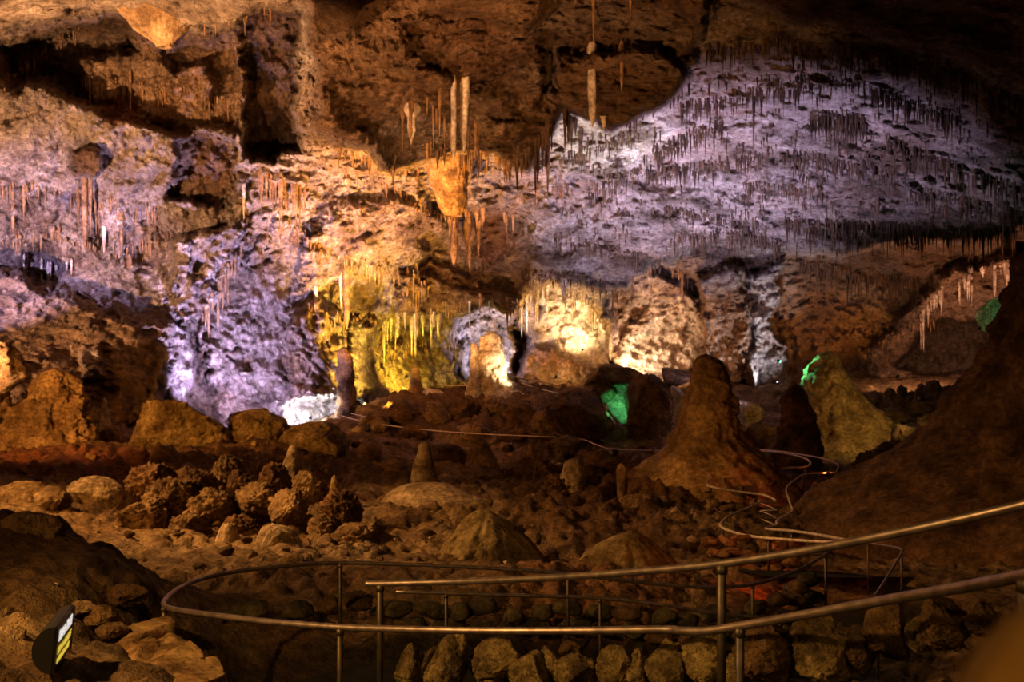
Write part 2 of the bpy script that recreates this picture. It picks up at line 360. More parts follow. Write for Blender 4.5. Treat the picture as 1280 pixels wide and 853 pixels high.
shapes = [  # polygon, depth change, feather, rock colour (recesses mix stain with painted shade), colour amount
 ([(-470, -430), (-470, 90), (-120, 60), (0, 38), (58, 20), (98, 8), (150, 10), (168, 40), (207, 60), (236, 38), (290, 28), (330, 12), (372, 3), (405, 48), (440, 40), (480, -10), (520, -430)], -12, 5, (.60, .48, .36), .8),
 ([(-60, 62), (60, 25), (150, 14), (215, 62), (300, 40), (318, 90), (300, 165), (215, 165), (110, 130), (60, 105), (-60, 100)], 3.5, 12, OCH, .75),
 ([(300, 20), (345, 8), (372, 20), (378, 60), (370, 120), (375, 185), (340, 200), (306, 190), (312, 120)], 7, 7, DBR, .85),
 ([(0, 62), (90, 30), (160, 25), (165, 60), (100, 80), (110, 120), (60, 110), (0, 96)], 3, 9, MANG_SHADE, .75),
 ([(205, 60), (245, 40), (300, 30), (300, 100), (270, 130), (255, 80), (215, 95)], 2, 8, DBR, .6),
 ([(125, 120), (165, 110), (175, 158), (130, 158)], .8, 6, RDB, .7),
 ([(192, 120), (222, 115), (222, 158), (195, 158)], .5, 6, RDB, .6),
 ([(88, 192), (104, 183), (122, 190), (126, 210), (112, 224), (92, 220)], -2.0, 4, BRO, .9),
 ([(218, 178), (245, 168), (290, 180), (296, 225), (275, 255), (240, 250), (212, 245), (220, 215)], 2.2, 6, BRO, .85),
 ([(378, 90), (440, 150), (500, 205), (520, 240), (440, 215), (370, 190)], -2, 12, PINK, .6),
 # centre overhang
 ([(380, -40), (392, 60), (396, 165), (440, 178), (490, 214), (535, 200), (600, 190), (640, 212), (668, 206), (692, 168), (704, 135), (760, 165), (835, 128), (862, 100), (872, 50), (905, -40), (640, -240)], -8.5, 9, BRO, .9),
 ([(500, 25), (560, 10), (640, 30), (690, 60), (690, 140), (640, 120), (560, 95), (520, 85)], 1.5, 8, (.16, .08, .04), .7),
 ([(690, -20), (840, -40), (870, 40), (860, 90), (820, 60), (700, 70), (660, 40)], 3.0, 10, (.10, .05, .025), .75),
 ([(672, 60), (690, 60), (700, 110), (680, 118)], 3, 5, MANG_SHADE, .8),
 ([(598, 145), (650, 150), (652, 172), (620, 185), (596, 172)], -2.0, 5, OCH, .8),
 # amber bulges under overhang
 ([(380, 300), (430, 258), (520, 248), (560, 275), (528, 315), (500, 335), (430, 345), (380, 360)], -2.5, 10, PINK, .4),
 # centre alcove
 ([(526, 305), (555, 275), (640, 258), (668, 272), (660, 305), (665, 340), (640, 370), (560, 360), (520, 345)], 3.6, 10, BRO, .55),
 ([(595, 268), (640, 262), (640, 300), (612, 330), (592, 310)], .8, 9, (.46, .20, .07), .45),
 ([(500, 345), (530, 330), (580, 345), (640, 370), (650, 388), (560, 392), (500, 400)], -3.0, 6, OCH, .8),
 # yellow recess, stump mass
 ([(470, 420), (500, 400), (560, 395), (575, 430), (578, 490), (470, 500), (455, 460)], 3, 12, OCH, .4),
 ([(362, 395), (400, 372), (430, 410), (440, 470), (430, 505), (362, 500)], -3, 7, OCH, .4),
 ([(440, 400), (470, 408), (468, 470), (450, 500), (440, 500)], -1.5, 6, GRY, .3),
 # grottos
 ([(574, 400), (600, 384), (640, 390), (655, 420), (650, 470), (580, 470)], 5, 10, PAL, .3),
 ([(640, 420), (648, 380), (690, 356), (725, 368), (750, 405), (765, 450), (750, 500), (640, 500)], 6, 5, PINK, .6),
 ([(640, 450), (690, 430), (735, 450), (740, 500), (640, 500)], -2, 10, (.26, .10, .035), .85),
 ([(764, 372), (790, 345), (830, 335), (872, 350), (880, 400), (876, 470), (762, 470)], 4.5, 5, PINK, .6),
 # ceiling underside edge: far wall drops back below it
 ([(820, 338), (890, 300), (960, 318), (1060, 320), (1130, 300), (1230, 300), (1300, 270), (1760, 300), (1760, 640), (870, 640), (868, 470), (880, 400), (850, 345)], 6, 9, BRO, .8),
 ([(868, 345), (930, 335), (938, 400), (945, 480), (872, 480)], -6, 8, BRO, .7),
 ([(936, 345), (975, 330), (972, 400), (984, 490), (938, 490), (944, 430)], -5, 6, GRY, .85),
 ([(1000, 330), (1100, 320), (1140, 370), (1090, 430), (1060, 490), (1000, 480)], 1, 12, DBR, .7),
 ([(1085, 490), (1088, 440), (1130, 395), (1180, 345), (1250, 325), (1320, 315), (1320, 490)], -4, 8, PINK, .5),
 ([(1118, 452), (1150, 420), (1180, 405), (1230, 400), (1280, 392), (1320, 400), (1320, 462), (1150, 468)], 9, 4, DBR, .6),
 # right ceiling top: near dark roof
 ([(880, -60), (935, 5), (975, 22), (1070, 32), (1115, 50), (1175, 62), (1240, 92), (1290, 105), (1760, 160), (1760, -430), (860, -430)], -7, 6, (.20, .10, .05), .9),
 # lower left brown bulge
 ([(-470, 270), (-60, 320), (20, 345), (90, 365), (150, 395), (205, 402), (212, 440), (200, 520), (150, 560), (-470, 620)], -4, 10, BRO, .85),
 ([(208, 402), (236, 420), (240, 500), (196, 510)], -1.5, 6, PAL, .8),
 ([(240, 410), (262, 440), (268, 520), (238, 520)], 2, 5, DBR, .7),
 ([(285, 450), (320, 440), (322, 462), (300, 470)], 1.2, 5, OCH, .8),
 ([(352, 440), (380, 440), (380, 480), (352, 470)], 1.0, 6, OCH, .7),
 ([(95, 440), (128, 438), (132, 470), (100, 474)], -1, 5, PAL, .6),
 # left wall ledge above the diagonal curtain
 ([(215, 300), (300, 275), (312, 300), (292, 335), (262, 385), (240, 408), (225, 390)], -2.2, 4, (.55, .46, .42), .6),
 ([(30, 310), (60, 300), (80, 330), (60, 365), (30, 350)], 2, 8, (.28, .22, .22), .7),
 ([(150, 295), (190, 278), (215, 300), (190, 330), (160, 330)], 1, 9, OCH, .5),
]
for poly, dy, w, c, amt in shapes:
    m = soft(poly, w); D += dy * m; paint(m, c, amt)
base = lambda: np.column_stack([(PX - CX) / F * D, D, CAMZ - (PY - CY) / F * D])
W0 = base()
right_ceil = soft([(690, 210), (860, 105), (1000, 40), (1300, 80), (1740, 100), (1740, 290), (1300, 290), (1130, 300), (960, 320), (880, 320), (760, 380), (660, 350), (640, 280)], 20)
wall_rel = 1 - .35 * right_ceil
ri = fbm(W0 * .16, 6, .55, ridged=True)
fb = fbm(W0 * .42 + 9, 6, .6)
big = fbm(W0 * .07 + 3, 4)
d1, d2 = worley(W0 * .55 + .35 * np.column_stack([fb, fb[::-1], fb]))
flute = fbm(W0 * np.array([1.1, 1.1, .10]) + 5, 4, .55)
vmask = smooth(-.1, .25, fbm(W0 * .09 + 41, 3))
vmask = np.clip(vmask + .6 * soft([(400, 100), (720, 80), (860, 110), (700, 230), (500, 240), (400, 200)], 25), 0, 1)
# stepped ledges on the sloping right ceiling
led = np.abs(((W0[:, 2] * .42 + W0[:, 0] * .10 + 1.6 * big + .5 * fb) % 1.0) - .5) * 2
pits = smooth(.40, .10, worley(W0 * .8 + 3.3 + .6 * fb[:, None])[0]) * smooth(0.0, .4, fbm(W0 * .2 + 77, 3))
rel = (1.3 * big - .95 * wall_rel * ri - 1.3 * wall_rel * fb + .55 * (d2 - d1 < .12) * 0 - .45 * smooth(.0, .6, d2 - d1) * wall_rel
       + 1.3 * flute * vmask + .8 * pits - 1.1 * led * right_ceil)
popm = np.clip(soft([(196, 405), (250, 395), (400, 430), (430, 520), (190, 520)], 14) + soft([(570, 385), (660, 385), (660, 480), (570, 480)], 8) + soft([(762, 340), (880, 340), (880, 470), (762, 470)], 8) + soft([(936, 340), (980, 335), (990, 490), (936, 490)], 6) + soft([(362, 395), (432, 410), (440, 500), (362, 500)], 8), 0, 1)
pp = worley(W0 * 1.5 + 11)[0]
rel += popm * (1.0 * pp - .5)
fine = fbm(W0 * 1.3 + 21, 4, .65); rel += -.62 * fine - .35 * fbm(W0 * .8 + 2, 4, .6, ridged=True)
D = D + rel * np.clip(D / 60, .5, 1.1) * (1 - .45 * soft(shapes[0][0], 10))
ca, cb = worley(W0 * 1.0 + .5 * fine[:, None] + 40)
rel2 = -.55 * smooth(0, .4, cb - ca) * (.2 + .8 * smooth(-.15, .25, fbm(W0 * .11 + 64, 4)))
lip = soft(shapes[0][0], 6); D = D + rel2 * wall_rel * (1 - .6 * lip)
SH = base()
# rock colour: pale, with ochre and manganese stains from noise; darker on ledges, in flutes and towards the upper right
st1 = smooth(.08, .35, fbm(W0 * .13 + 60, 5, .6)); paint(st1, OCH, .45)
st2 = smooth(.10, .26, fbm(W0 * .26 + 90, 6, .66)); paint(st2 * (1 - right_ceil * .7), DBR, .6)
pk = smooth(.0, .4, fbm(W0 * .10 + 120, 4)); paint(pk, PAL, .35)
paint(right_ceil * smooth(-.2, .1, fbm(W0 * .2 + 7, 4)), (.58, .54, .50), .6)
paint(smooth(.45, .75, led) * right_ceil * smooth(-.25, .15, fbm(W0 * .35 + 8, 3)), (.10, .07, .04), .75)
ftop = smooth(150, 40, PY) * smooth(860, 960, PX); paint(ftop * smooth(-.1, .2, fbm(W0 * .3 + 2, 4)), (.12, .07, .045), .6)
paint(smooth(.1, .4, flute) * vmask, BRO, .5)
DG = D.reshape(NV, NU)
def shellY(px, py):
    a = np.clip(np.interp(px, gx, np.arange(NU)), 0, NU - 1.01); b = np.clip(np.interp(py, gy, np.arange(NV)), 0, NV - 1.01)
    i = a.astype(int); j = b.astype(int); u = a - i; v = b - j
    return (DG[j, i] * (1 - u) + DG[j, i + 1] * u) * (1 - v) + (DG[j + 1, i] * (1 - u) + DG[j + 1, i + 1] * u) * v
Q = grid_quads(NU, NV)
qx = PX[Q].mean(1); qy = PY[Q].mean(1)
edge = np.interp(qx, [-460, 0, 300, 400, 520, 640, 700, 800, 880, 960, 1130, 1740], [160, 165, 200, 190, 245, 260, 330, 350, 322, 322, 305, 300])
region = np.where(qy < edge, 0, np.where(qx < 400, 1, np.where(qx < 885, 2, 3)))
for k, nm in enumerate(['ceiling', 'wall_left', 'wall_back', 'wall_right']):
    fq = Q[region == k]; used = np.unique(fq); remap = np.full(len(PX), -1); remap[used] = np.arange(len(used))
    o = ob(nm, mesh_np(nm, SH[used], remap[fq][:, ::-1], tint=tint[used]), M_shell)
    tag(o, ['rough limestone cave ceiling with ledges and dripstone', 'pale limestone cave wall behind the boulders', 'limestone back wall with grottos and alcoves', 'dark brown cave wall under the fringed ceiling'][k], kind='structure')

# ------------------------------------------------------------------ cave floor
GO = 5.0
def fc(x, y): return np.column_stack([np.asarray(x) / (np.asarray(y) + GO) * 2.2, np.log(np.asarray(y) + GO)])
fpts = []
def fz(x, y, z): fpts.append((x, y, z))
def fp(px, py, Y):
    p = P(px, py, Y); fpts.append((p.x, p.y, p.z))
OUT = [(1420, 690, 2.7), (1280, 720, 3.1), (1190, 737, 3.5), (1100, 752, 3.9), (1000, 770, 4.3), (925, 783, 4.6), (885, 789, 4.75), (850, 789, 4.9), (830, 787.5, 5.0), (720, 789, 5.4), (600, 789, 5.75), (500, 787, 6.05), (425, 784.5, 6.3), (340, 778, 6.6), (270, 770, 6.95), (222, 763, 7.3), (206, 758, 7.55), (207, 750, 7.85), (222, 737, 8.2), (252, 724, 8.7), (300, 714, 9.2), (360, 707.5, 9.6), (425, 704, 10.0), (560, 708, 10.4), (690, 716, 10.7), (800, 728, 11.0), (890, 735, 11.2), (950, 729, 11.7), (1000, 712, 12.6), (1038, 690, 13.6)]
INN = [(457, 730, 7.3), (475, 730, 7.25), (560, 728, 7.0), (640, 725, 6.65), (713, 721, 6.3), (810, 714, 5.85), (902, 705, 5.45), (1000, 690, 5.05), (1100, 671, 4.65), (1190, 652, 4.35), (1280, 631, 4.1), (1420, 596, 3.75)]
LOW = [(495, 740, 8.7), (620, 744, 9.0), (750, 748, 9.3), (830, 757, 9.4), (900, 767, 9.5), (975, 773, 9.7), (1030, 766, 10.0), (1060, 759, 10.4), (1090, 747, 11.0), (1100, 736, 11.4), (1127, 692, 13.6), (1126, 687, 13.9), (1117, 684, 14.3), (1085, 679, 15.6)]
for px, py, Y in OUT[::2] + INN[::2] + LOW[::2]:
    p = P(px, py, Y); fz(p.x, p.y, p.z - 1.0)
fz(0, 0, 0); fz(-2, 0, 0); fz(2, 0, 0); fz(0, -3, 0); fz(-6, -3, .3); fz(6, -3, .3); fz(0, 2, -.1); fz(1, 2.2, 0); fz(-1.5, 3, -.35); fz(-3, 3, -.1); fz(5, 4, .2); fz(7, 6, .2)
# left near slope
for a in [(0, 853, 5.2), (70, 840, 5.5), (150, 830, 6.2), (215, 853, 6.3), (100, 770, 6.8), (0, 760, 6.6), (0, 700, 8.0), (0, 655, 9.3), (40, 648, 9.5), (90, 672, 9.6), (140, 702, 9.3), (185, 735, 8.9), (-200, 640, 8), (-200, 760, 5), (-400, 600, 9)]: fp(*a)
# drop behind the near mound, then rise
for a in [(0, 700, 13), (60, 705, 13.5), (120, 720, 13), (190, 735, 12.5), (230, 745, 11.6), (330, 735, 12), (430, 745, 11.8), (560, 748, 12), (700, 752, 12.2), (840, 768, 12.3), (940, 765, 13)]: fp(*a)
for a in [(0, 665, 16), (100, 672, 17), (200, 685, 17), (300, 690, 17), (400, 700, 16.5), (500, 705, 17), (620, 706, 17.5), (760, 705, 17.5), (860, 720, 16), (960, 738, 16.5), (930, 733, 18), (985, 738, 17.5)]: fp(*a)
for a in [(0, 620, 22), (100, 640, 22), (200, 645, 23), (300, 650, 23), (400, 655, 22.5), (520, 650, 23), (650, 655, 23), (780, 660, 23), (860, 665, 22), (940, 668, 22)]: fp(*a)
for a in [(-200, 560, 28), (0, 585, 29), (100, 583, 29), (200, 588, 30), (300, 590, 30), (400, 598, 30), (520, 606, 30), (600, 605, 31), (720, 610, 31), (830, 612, 30), (900, 640, 27.5), (960, 640, 28), (1050, 655, 26), (1130, 640, 28)]: fp(*a)
for a in [(-200, 540, 36), (0, 556, 36), (120, 556, 37), (230, 562, 38), (330, 560, 40), (420, 572, 42), (520, 585, 40), (620, 590, 40), (740, 592, 40), (860, 600, 37), (950, 590, 38), (1030, 600, 37), (1100, 590, 40), (1200, 600, 40)]: fp(*a)
for a in [(100, 540, 45), (300, 545, 48), (410, 534, 54), (480, 548, 52), (560, 553, 51), (660, 560, 50), (740, 563, 48), (800, 572, 46), (980, 565, 46), (1060, 545, 47), (1130, 548, 48), (1250, 560, 50)]: fp(*a)
for a in [(460, 518, 57), (520, 508, 58), (600, 500, 60), (680, 500, 60), (740, 508, 58), (820, 530, 54), (900, 520, 56), (1000, 515, 60), (1100, 505, 62), (1250, 505, 62)]: fp(*a)
for a in [(420, 524, 60), (500, 498, 66), (600, 490, 66), (700, 492, 68), (820, 490, 72), (960, 488, 74), (1100, 480, 72), (1250, 478, 70), (200, 540, 52), (0, 560, 46)]: fp(*a)
for a in [(500, 492, 80), (700, 482, 84), (900, 482, 86), (1100, 478, 84), (1300, 480, 76), (0, 560, 60), (250, 535, 66), (1650, 560, 60), (1500, 640, 30), (1600, 700, 16), (-400, 560, 50), (-400, 560, 22)]: fp(*a)
fpts = np.array(fpts)
frb = RBF(fc(fpts[:, 0], fpts[:, 1]), fpts[:, 2], .12)
# path centre line (level, smooth) in plan
def plan(pts): return [(P(*a).x, P(*a).y) for a in pts]
def path_mid(A, B, n):
    A = catmull([P(*a) for a in A], 6); B = catmull([P(*a) for a in B], 6)
    return A, B
UPO = [P(*a) for a in OUT if a[1] > 748 or a[0] > 1000 and a[2] < 5]
def seglen_dist(x, y, pl):
    d = np.full(len(x), 1e9)
    for (x0, y0), (x1, y1) in zip(pl[:-1], pl[1:]):
        ex, ey = x1 - x0, y1 - y0
        t = np.clip(((x - x0) * ex + (y - y0) * ey) / (ex * ex + ey * ey + 1e-12), 0, 1)
        d = np.minimum(d, np.hypot(x - x0 - t * ex, y - y0 - t * ey))
    return d
def mid(a, b, t=.5): 
    p = P(*a); q = P(*b); return ((p.x + q.x) / 2, (p.y + q.y) / 2)
PATHMID = [(2.6, 2.0), mid(OUT[1], INN[10]), mid(OUT[3], INN[8]), mid(OUT[5], INN[6]), mid(OUT[9], INN[4]), mid(OUT[11], INN[2]), (-1.55, 7.0), (-1.9, 7.9), (-1.5, 9.0)] + [mid(OUT[23], LOW[1]), mid(OUT[25], LOW[3]), mid(OUT[27], LOW[6]), mid(OUT[28], LOW[8]), (4.9, 14.3)]
def knobm(x, y):
    px = x / np.maximum(y, .5) * F + CX
    a = smooth(110, 170, px) * smooth(470, 410, px) * smooth(17.5, 20, y) * smooth(37, 32, y)
    b = smooth(610, 660, px) * smooth(860, 810, px) * smooth(20, 24, y) * smooth(46, 40, y)
    c = smooth(440, 500, px) * smooth(860, 800, px) * smooth(51, 53, y)
    return np.clip(a + b + c, 0, 1)
def floor_z(x, y):
    x = np.atleast_1d(np.asarray(x, float)); y = np.atleast_1d(np.asarray(y, float))
    z = frb(fc(x, y))
    p = np.column_stack([x, y, np.zeros(len(x))])
    dpath = seglen_dist(x, y, PATHMID)
    calm = smooth(.55, 1.0, dpath) * smooth(.5, 4, np.hypot(x, y))
    amp = np.clip((y - 2) / 30, .22, 1.0)
    k = knobm(x, y)
    w1 = worley(p * 1.1 + .4 * fbm(p * .8, 3)[:, None])[0]
    w2 = worley(p * 2.3 + 5.5)[0]
    n = .55 * fbm(p * .22, 5) * 1.1 + .42 * fbm(p * .8 + 4, 6, .62, ridged=True) - .10
    n = n + k * (.75 * (.5 - w1) + .35 * (.5 - w2) + .35 * fbm(p * .5 + 9, 4))
    rub = smooth(-.25, .12, fbm(p * .35 + 50, 3)) * (.8 + .2 * smooth(9, 16, y))
    n2 = .09 * fbm(p * 2.6 + 8, 5, .65) + rub * (.30 * (.45 - worley(p * 2.9 + 1.5)[0]) + .12 * (.45 - worley(p * 6.5 + 2.5)[0]))
    return z + calm * (amp * n + n2)
nu, nv = 660, 440
us = np.linspace(-.86, .86, nu); ys = np.exp(np.linspace(math.log(2.0), math.log(96.0), nv)) - GO
Ug, Yg = np.meshgrid(us, ys); fy = Yg.ravel(); fx = (Ug * (Yg + GO)).ravel()
fzv = floor_z(fx, fy)
ft = np.empty((len(fx), 3)); ft[:] = (.33, .20, .09)
pf = np.column_stack([fx, fy, fzv])
kk = smooth(-.05, .3, fbm(pf * .25 + 3, 5))[:, None]; ft = ft * (1 - kk) + np.array((.50, .34, .17)) * kk
kk = (knobm(fx, fy) * .75)[:, None]; ft = ft * (1 - kk) + np.array((.24, .12, .05)) * kk
kk = smooth(-.08, .2, fbm(pf * .5 + 30, 6, .65))[:, None] * .75; ft = ft * (1 - kk) + np.array((.14, .065, .025)) * kk
fpx = fx / np.maximum(fy, .5) * F + CX
def fpatch(px0, px1, y0, y1, c, amt, w=25, wy=1.5):
    global ft
    nn = 22 * fbm(pf * .6 + px0, 3)
    k = (smooth(px0 - w, px0 + w, fpx + nn) * smooth(px1 + w, px1 - w, fpx + nn) * smooth(y0 - wy, y0 + wy, fy) * smooth(y1 + wy, y1 - wy, fy) * amt)[:, None]
    ft = ft * (1 - k) + np.array(c) * k
fpatch(-20, 175, 27, 34, (.20, .05, .02), .8)          # red-brown clay under the left boulders
fpatch(150, 380, 15.5, 20, (.62, .42, .22), .8)        # pale sand tongue
fpatch(395, 470, 16, 25, (.60, .44, .26), .7)
fpatch(540, 640, 22, 26, (.60, .42, .20), .5)
fpatch(900, 1010, 13, 18, (.42, .13, .04), .8)         # red clay by the rubble wall
fpatch(640, 860, 11, 17, (.36, .15, .05), .6)
fpatch(1040, 1150, 38, 52, (.42, .32, .12), .6)
fpatch(-300, 200, 5, 11, (.16, .085, .035), .7)
kk = smooth(1.5, 1.0, seglen_dist(fx, fy, PATHMID) + .25 * fbm(pf * 1.2, 3))[:, None] * .9; ft = ft * (1 - kk) + np.array((.016, .011, .008)) * kk  # ground beside the path darkened: its unlit look is put into the tint
o = ob('floor', mesh_np('floor', pf, grid_quads(nu, nv), tint=ft), M_floor)
tag(o, 'uneven brown cave floor of rock, clay and flowstone', kind='structure')
def FZ(x, y): return float(floor_z([x], [y])[0])

# dark paved footpath laid on the floor
def path_mesh(pl, hw, lift, n=10):
    c = catmull([Vector((a, b, 0)) for a, b in pl], n); V = []; nseg = 6
    for i, p in enumerate(c):
        t = (c[min(i + 1, len(c) - 1)] - c[max(i - 1, 0)]).normalized(); s = Vector((t.y, -t.x, 0))
        zc = float(floor_z([p.x], [p.y])[0])
        for k in range(nseg + 1):
            q = p + s * hw * (2 * k / nseg - 1)
            V.append((q.x, q.y, zc + lift - (.12 if k in (0, nseg) else 0)))
    return mesh_np('footpath', np.array(V), grid_quads(nseg + 1, len(c)))
o = ob('footpath', path_mesh(PATHMID, .95, .05), M_path)
tag(o, 'dark asphalt footpath winding between the handrails', kind='structure')

# ------------------------------------------------------------------ rock builder
_ico = {}
def ico(sub):
    if sub not in _ico:
        bm = bmesh.new(); bmesh.ops.create_icosphere(bm, subdivisions=sub, radius=1)
        v = np.array([tuple(a.co) for a in bm.verts]); bm.verts.index_update()
        f = np.array([[b.index for b in a.verts] for a in bm.faces]); bm.free(); _ico[sub] = (v, f)
    return _ico[sub]
def rock_verts(seed, sub=4, size=(1, 1, 1), cuts=6, rough=.18, knob=0, fr=1.4):
    r = np.random.RandomState(seed); v, f = ico(sub); v = v.copy()
    off = r.uniform(-50, 50, 3)
    for _ in range(cuts):
        n = r.normal(size=3); n /= np.linalg.norm(n); d = r.uniform(.45, .82)
        s = v @ n; ex = np.maximum(s - d, 0); v -= np.outer(ex * .97, n)
    v0 = v / (np.linalg.norm(v, axis=1)[:, None] + 1e-9); pit = smooth(.30, .05, worley(v0 * 3.6 + off)[0]) * .10 if sub >= 5 else 0
    rad = 1 - pit + rough * fbm(v * fr + off, 5, .6) + rough * .8 * fbm(v * fr * 3.3 + off, 4, .65, ridged=True)
    if knob > 0:
        w = worley(v * 5.5 + off)[0]; w2 = worley(v * 12 + off)[0]
        rad += knob * .5 * (.45 - w) + knob * .4 * (.45 - w2) + knob * .5 * fbm(v * 2.2 + off, 3)
    v = v * rad[:, None] * np.array(size)
    return v, f
def rock(name, px, pyc, Y, wpx, hpx, seed, mat, sub=4, depth=None, cuts=6, rough=.18, knob=0, rotz=0.0, tilt=0.0, label=None, cat='rock', group=None, fr=1.4):
    s = Y / F; w = wpx * s / 2; h = hpx * s / 2; d = depth if depth else w
    v, f = rock_verts(seed, sub, (w, d, h), cuts, rough, knob, fr)
    mnx = (v.max(0) + v.min(0)) / 2; v = v - mnx
    sc = np.array([w, d, h]) / np.maximum(v.max(0), 1e-6); v = v * sc
    c = P(px, pyc, Y)
    me = mesh_np(name, v, None, f)
    o = ob(name, me, mat, None, c); o.rotation_euler = (0, tilt, rotz)
    return tag(o, label, cat, group)

# stalagmite / cone by outline: rows of (py, left px, right px)
def cone(name, rows, Y, mat, label, cat='stalagmite', seed=0, seg=72, rough=.05, flute=.04, group=None, depth=1.0, rings=None, down=.6, knob=0, fr=1.0):
    rows = sorted(rows); s = Y / F
    py = np.array([r[0] for r in rows], float); l = np.array([r[1] for r in rows], float); rr = np.array([r[2] for r in rows], float)
    n = rings or int(max(24, min(110, (py[-1] - py[0]) / 1.6)))
    t = np.linspace(0, 1, n); pys = py[0] + (py[-1] - py[0]) * t
    L = np.interp(pys, py, l); R = np.interp(pys, py, rr)
    ker = np.array([1, 2, 3, 2, 1]) / 9.
    for _ in range(2):
        L = np.convolve(np.pad(L, 2, mode='edge'), ker, 'valid'); R = np.convolve(np.pad(R, 2, mode='edge'), ker, 'valid')
    # closed rounded tip
    base_c = P((l[-1] + rr[-1]) / 2, py[-1], Y)
    V = []
    off = np.random.RandomState(seed).uniform(-40, 40, 3)
    for i in range(n):
        c = P((L[i] + R[i]) / 2, pys[i], Y); rad = (R[i] - L[i]) / 2 * s
        if i == 0: rad *= .25
        if i == 1: rad *= .75
        a = np.arange(seg) / seg * 2 * np.pi
        V.append(np.column_stack([c.x + rad * np.cos(a), Y + rad * depth * np.sin(a), np.full(seg, c.z)]))
    lo = V[-1].copy(); lo[:, 2] -= down; V.append(lo)
    V = np.concatenate(V); ax = np.array([base_c.x, Y, 0])
    d = V - ax; d[:, 2] = 0; rl = np.linalg.norm(d, axis=1)[:, None] + 1e-6; dn = d / rl
    nz = fbm(V * .55 * fr + off, 6, .6) * rough * 3 + fbm(V * 1.7 * fr + off, 5, .65) * rough * 2.2
    fl = fbm(np.column_stack([dn[:, 0] * 5, dn[:, 1] * 5, V[:, 2] * .25]) + off, 3) * flute
    k = 0
    if knob: k = knob * (.45 - worley(V * 1.6 * fr + off)[0])
    V = V + dn * ((nz + k) * np.minimum(1, rl[:, 0]) + fl * rl[:, 0])[:, None]
    V[:, 2] += .25 * nz
    top = len(V); V = np.vstack([V, [[P((L[0] + R[0]) / 2, pys[0], Y).x, Y, P(0, pys[0] - 1, Y).z]]])
    q = grid_quads(seg, n + 1, True)
    tr = np.array([(top, (k_ + 1) % seg, k_) for k_ in range(seg)])
    bz = V[:, 2].min(); orig = np.array([base_c.x, Y, base_c.z])
    me = mesh_np(name, V - orig, q[:, ::-1], tr[:, ::-1])
    o = ob(name, me, mat, None, orig)
    return tag(o, label, cat, group)

# ------------------------------------------------------------------ big stalagmites and cones
cone('stalagmite', [(443, 874, 890), (452, 868, 902), (470, 864, 910), (492, 860, 914), (515, 852, 919), (540, 842, 928), (560, 828, 942), (580, 806, 962), (600, 782, 985), (625, 755, 1010)], 31, M_mite,
     'large brown cone shaped stalagmite with a flared base beside the winding railing', seed=1, rough=.11, knob=.20, seg=120)
cone('stalagmite', [(438, 1027, 1038), (448, 1018, 1045), (462, 1010, 1056), (480, 1004, 1066), (500, 1000, 1080), (520, 992, 1102), (540, 985, 1125), (556, 975, 1150), (575, 965, 1168)], 46, M_mite,
     'broad pale cone stalagmite with a green lit left flank', seed=2, rough=.18, seg=110, knob=.15)
cone('stalagmite', [(479, 990, 998), (486, 982, 1006), (505, 976, 1012), (530, 972, 1018), (560, 968, 1024), (590, 962, 1030)], 40, M_mite_dark,
     'small dark brown cone standing in front of the green lit cone', seed=3, rough=.12, knob=.2)
cone('stalagmite', [(250, 1330, 1480), (330, 1282, 1520), (380, 1272, 1532), (430, 1255, 1550), (470, 1232, 1570), (510, 1202, 1600), (550, 1165, 1640), (590, 1112, 1690), (620, 1062, 1740), (645, 1020, 1780), (675, 990, 1810), (730, 965, 1840)], 22, M_mite_dark,
     'huge dark flowstone cone filling the right side with a long slope', seed=4, seg=220, rough=.15, knob=.25, flute=.06, rings=190, down=2.5)
cone('stalagmite', [(414, 607, 619), (420, 602, 625), (432, 599, 629), (446, 597, 631), (460, 596, 633), (474, 597, 637), (488, 596, 644), (500, 590, 656)], 62.5, M_mite_pale,
     'tall pale rounded stalagmite spotlit in the centre grotto', seed=5, rough=.22, flute=.12, down=1.0)
cone('stalagmite', [(428, 588, 596), (436, 587, 598), (444, 589, 598), (450, 587, 598), (458, 588, 599), (468, 587, 599), (474, 586, 599), (484, 584, 600), (494, 581, 602)], 61.5, M_mite_pale,
     'thin knobbly pale stalagmite close beside the tall rounded one', seed=6, rough=.12, flute=.10, knob=.35, fr=1.6)
cone('stalagmite', [(434, 427, 433), (442, 423, 439), (460, 421, 441), (480, 420, 443), (500, 420, 445), (518, 418, 447)], 58, M_mite_dark,
     'dark brown column stump in front of the yellow lit wall', seed=7, rough=.16, knob=.45)
cone('stalagmite', [(552, 525, 536), (558, 522, 539), (570, 521, 540), (574, 517, 541), (586, 515, 542), (592, 514, 545), (606, 512, 548)], 28.5, M_pale,
     'upright stepped pale stalagmite standing on the smooth mound', seed=8, rough=.06, flute=.05, knob=.06)
cone('stalagmite', [(548, 596, 606), (556, 590, 612), (575, 584, 620), (592, 582, 626), (604, 578, 634)], 36, M_mite,
     'leaning brown stalagmite below the stone wall of the far path', seed=9, rough=.10, flute=.08)
cone('flowstone_mound', [(604, 512, 552), (610, 500, 566), (620, 480, 590), (640, 455, 625), (665, 435, 655), (690, 425, 665)], 25.5, M_pale,
     'smooth wide sandy mound carrying the stepped stalagmite', 'mound', seed=10, rough=.07, seg=96, depth=.9)
cone('flowstone_mound', [(636, 598, 606), (641, 590, 614), (648, 582, 628), (660, 572, 645), (676, 560, 662), (692, 548, 674), (706, 538, 690), (722, 528, 705)], 17.3, M_block,
     'olive rounded mound with a small knob on top behind the handrail', 'mound', seed=11, rough=.05, flute=.14, seg=96)
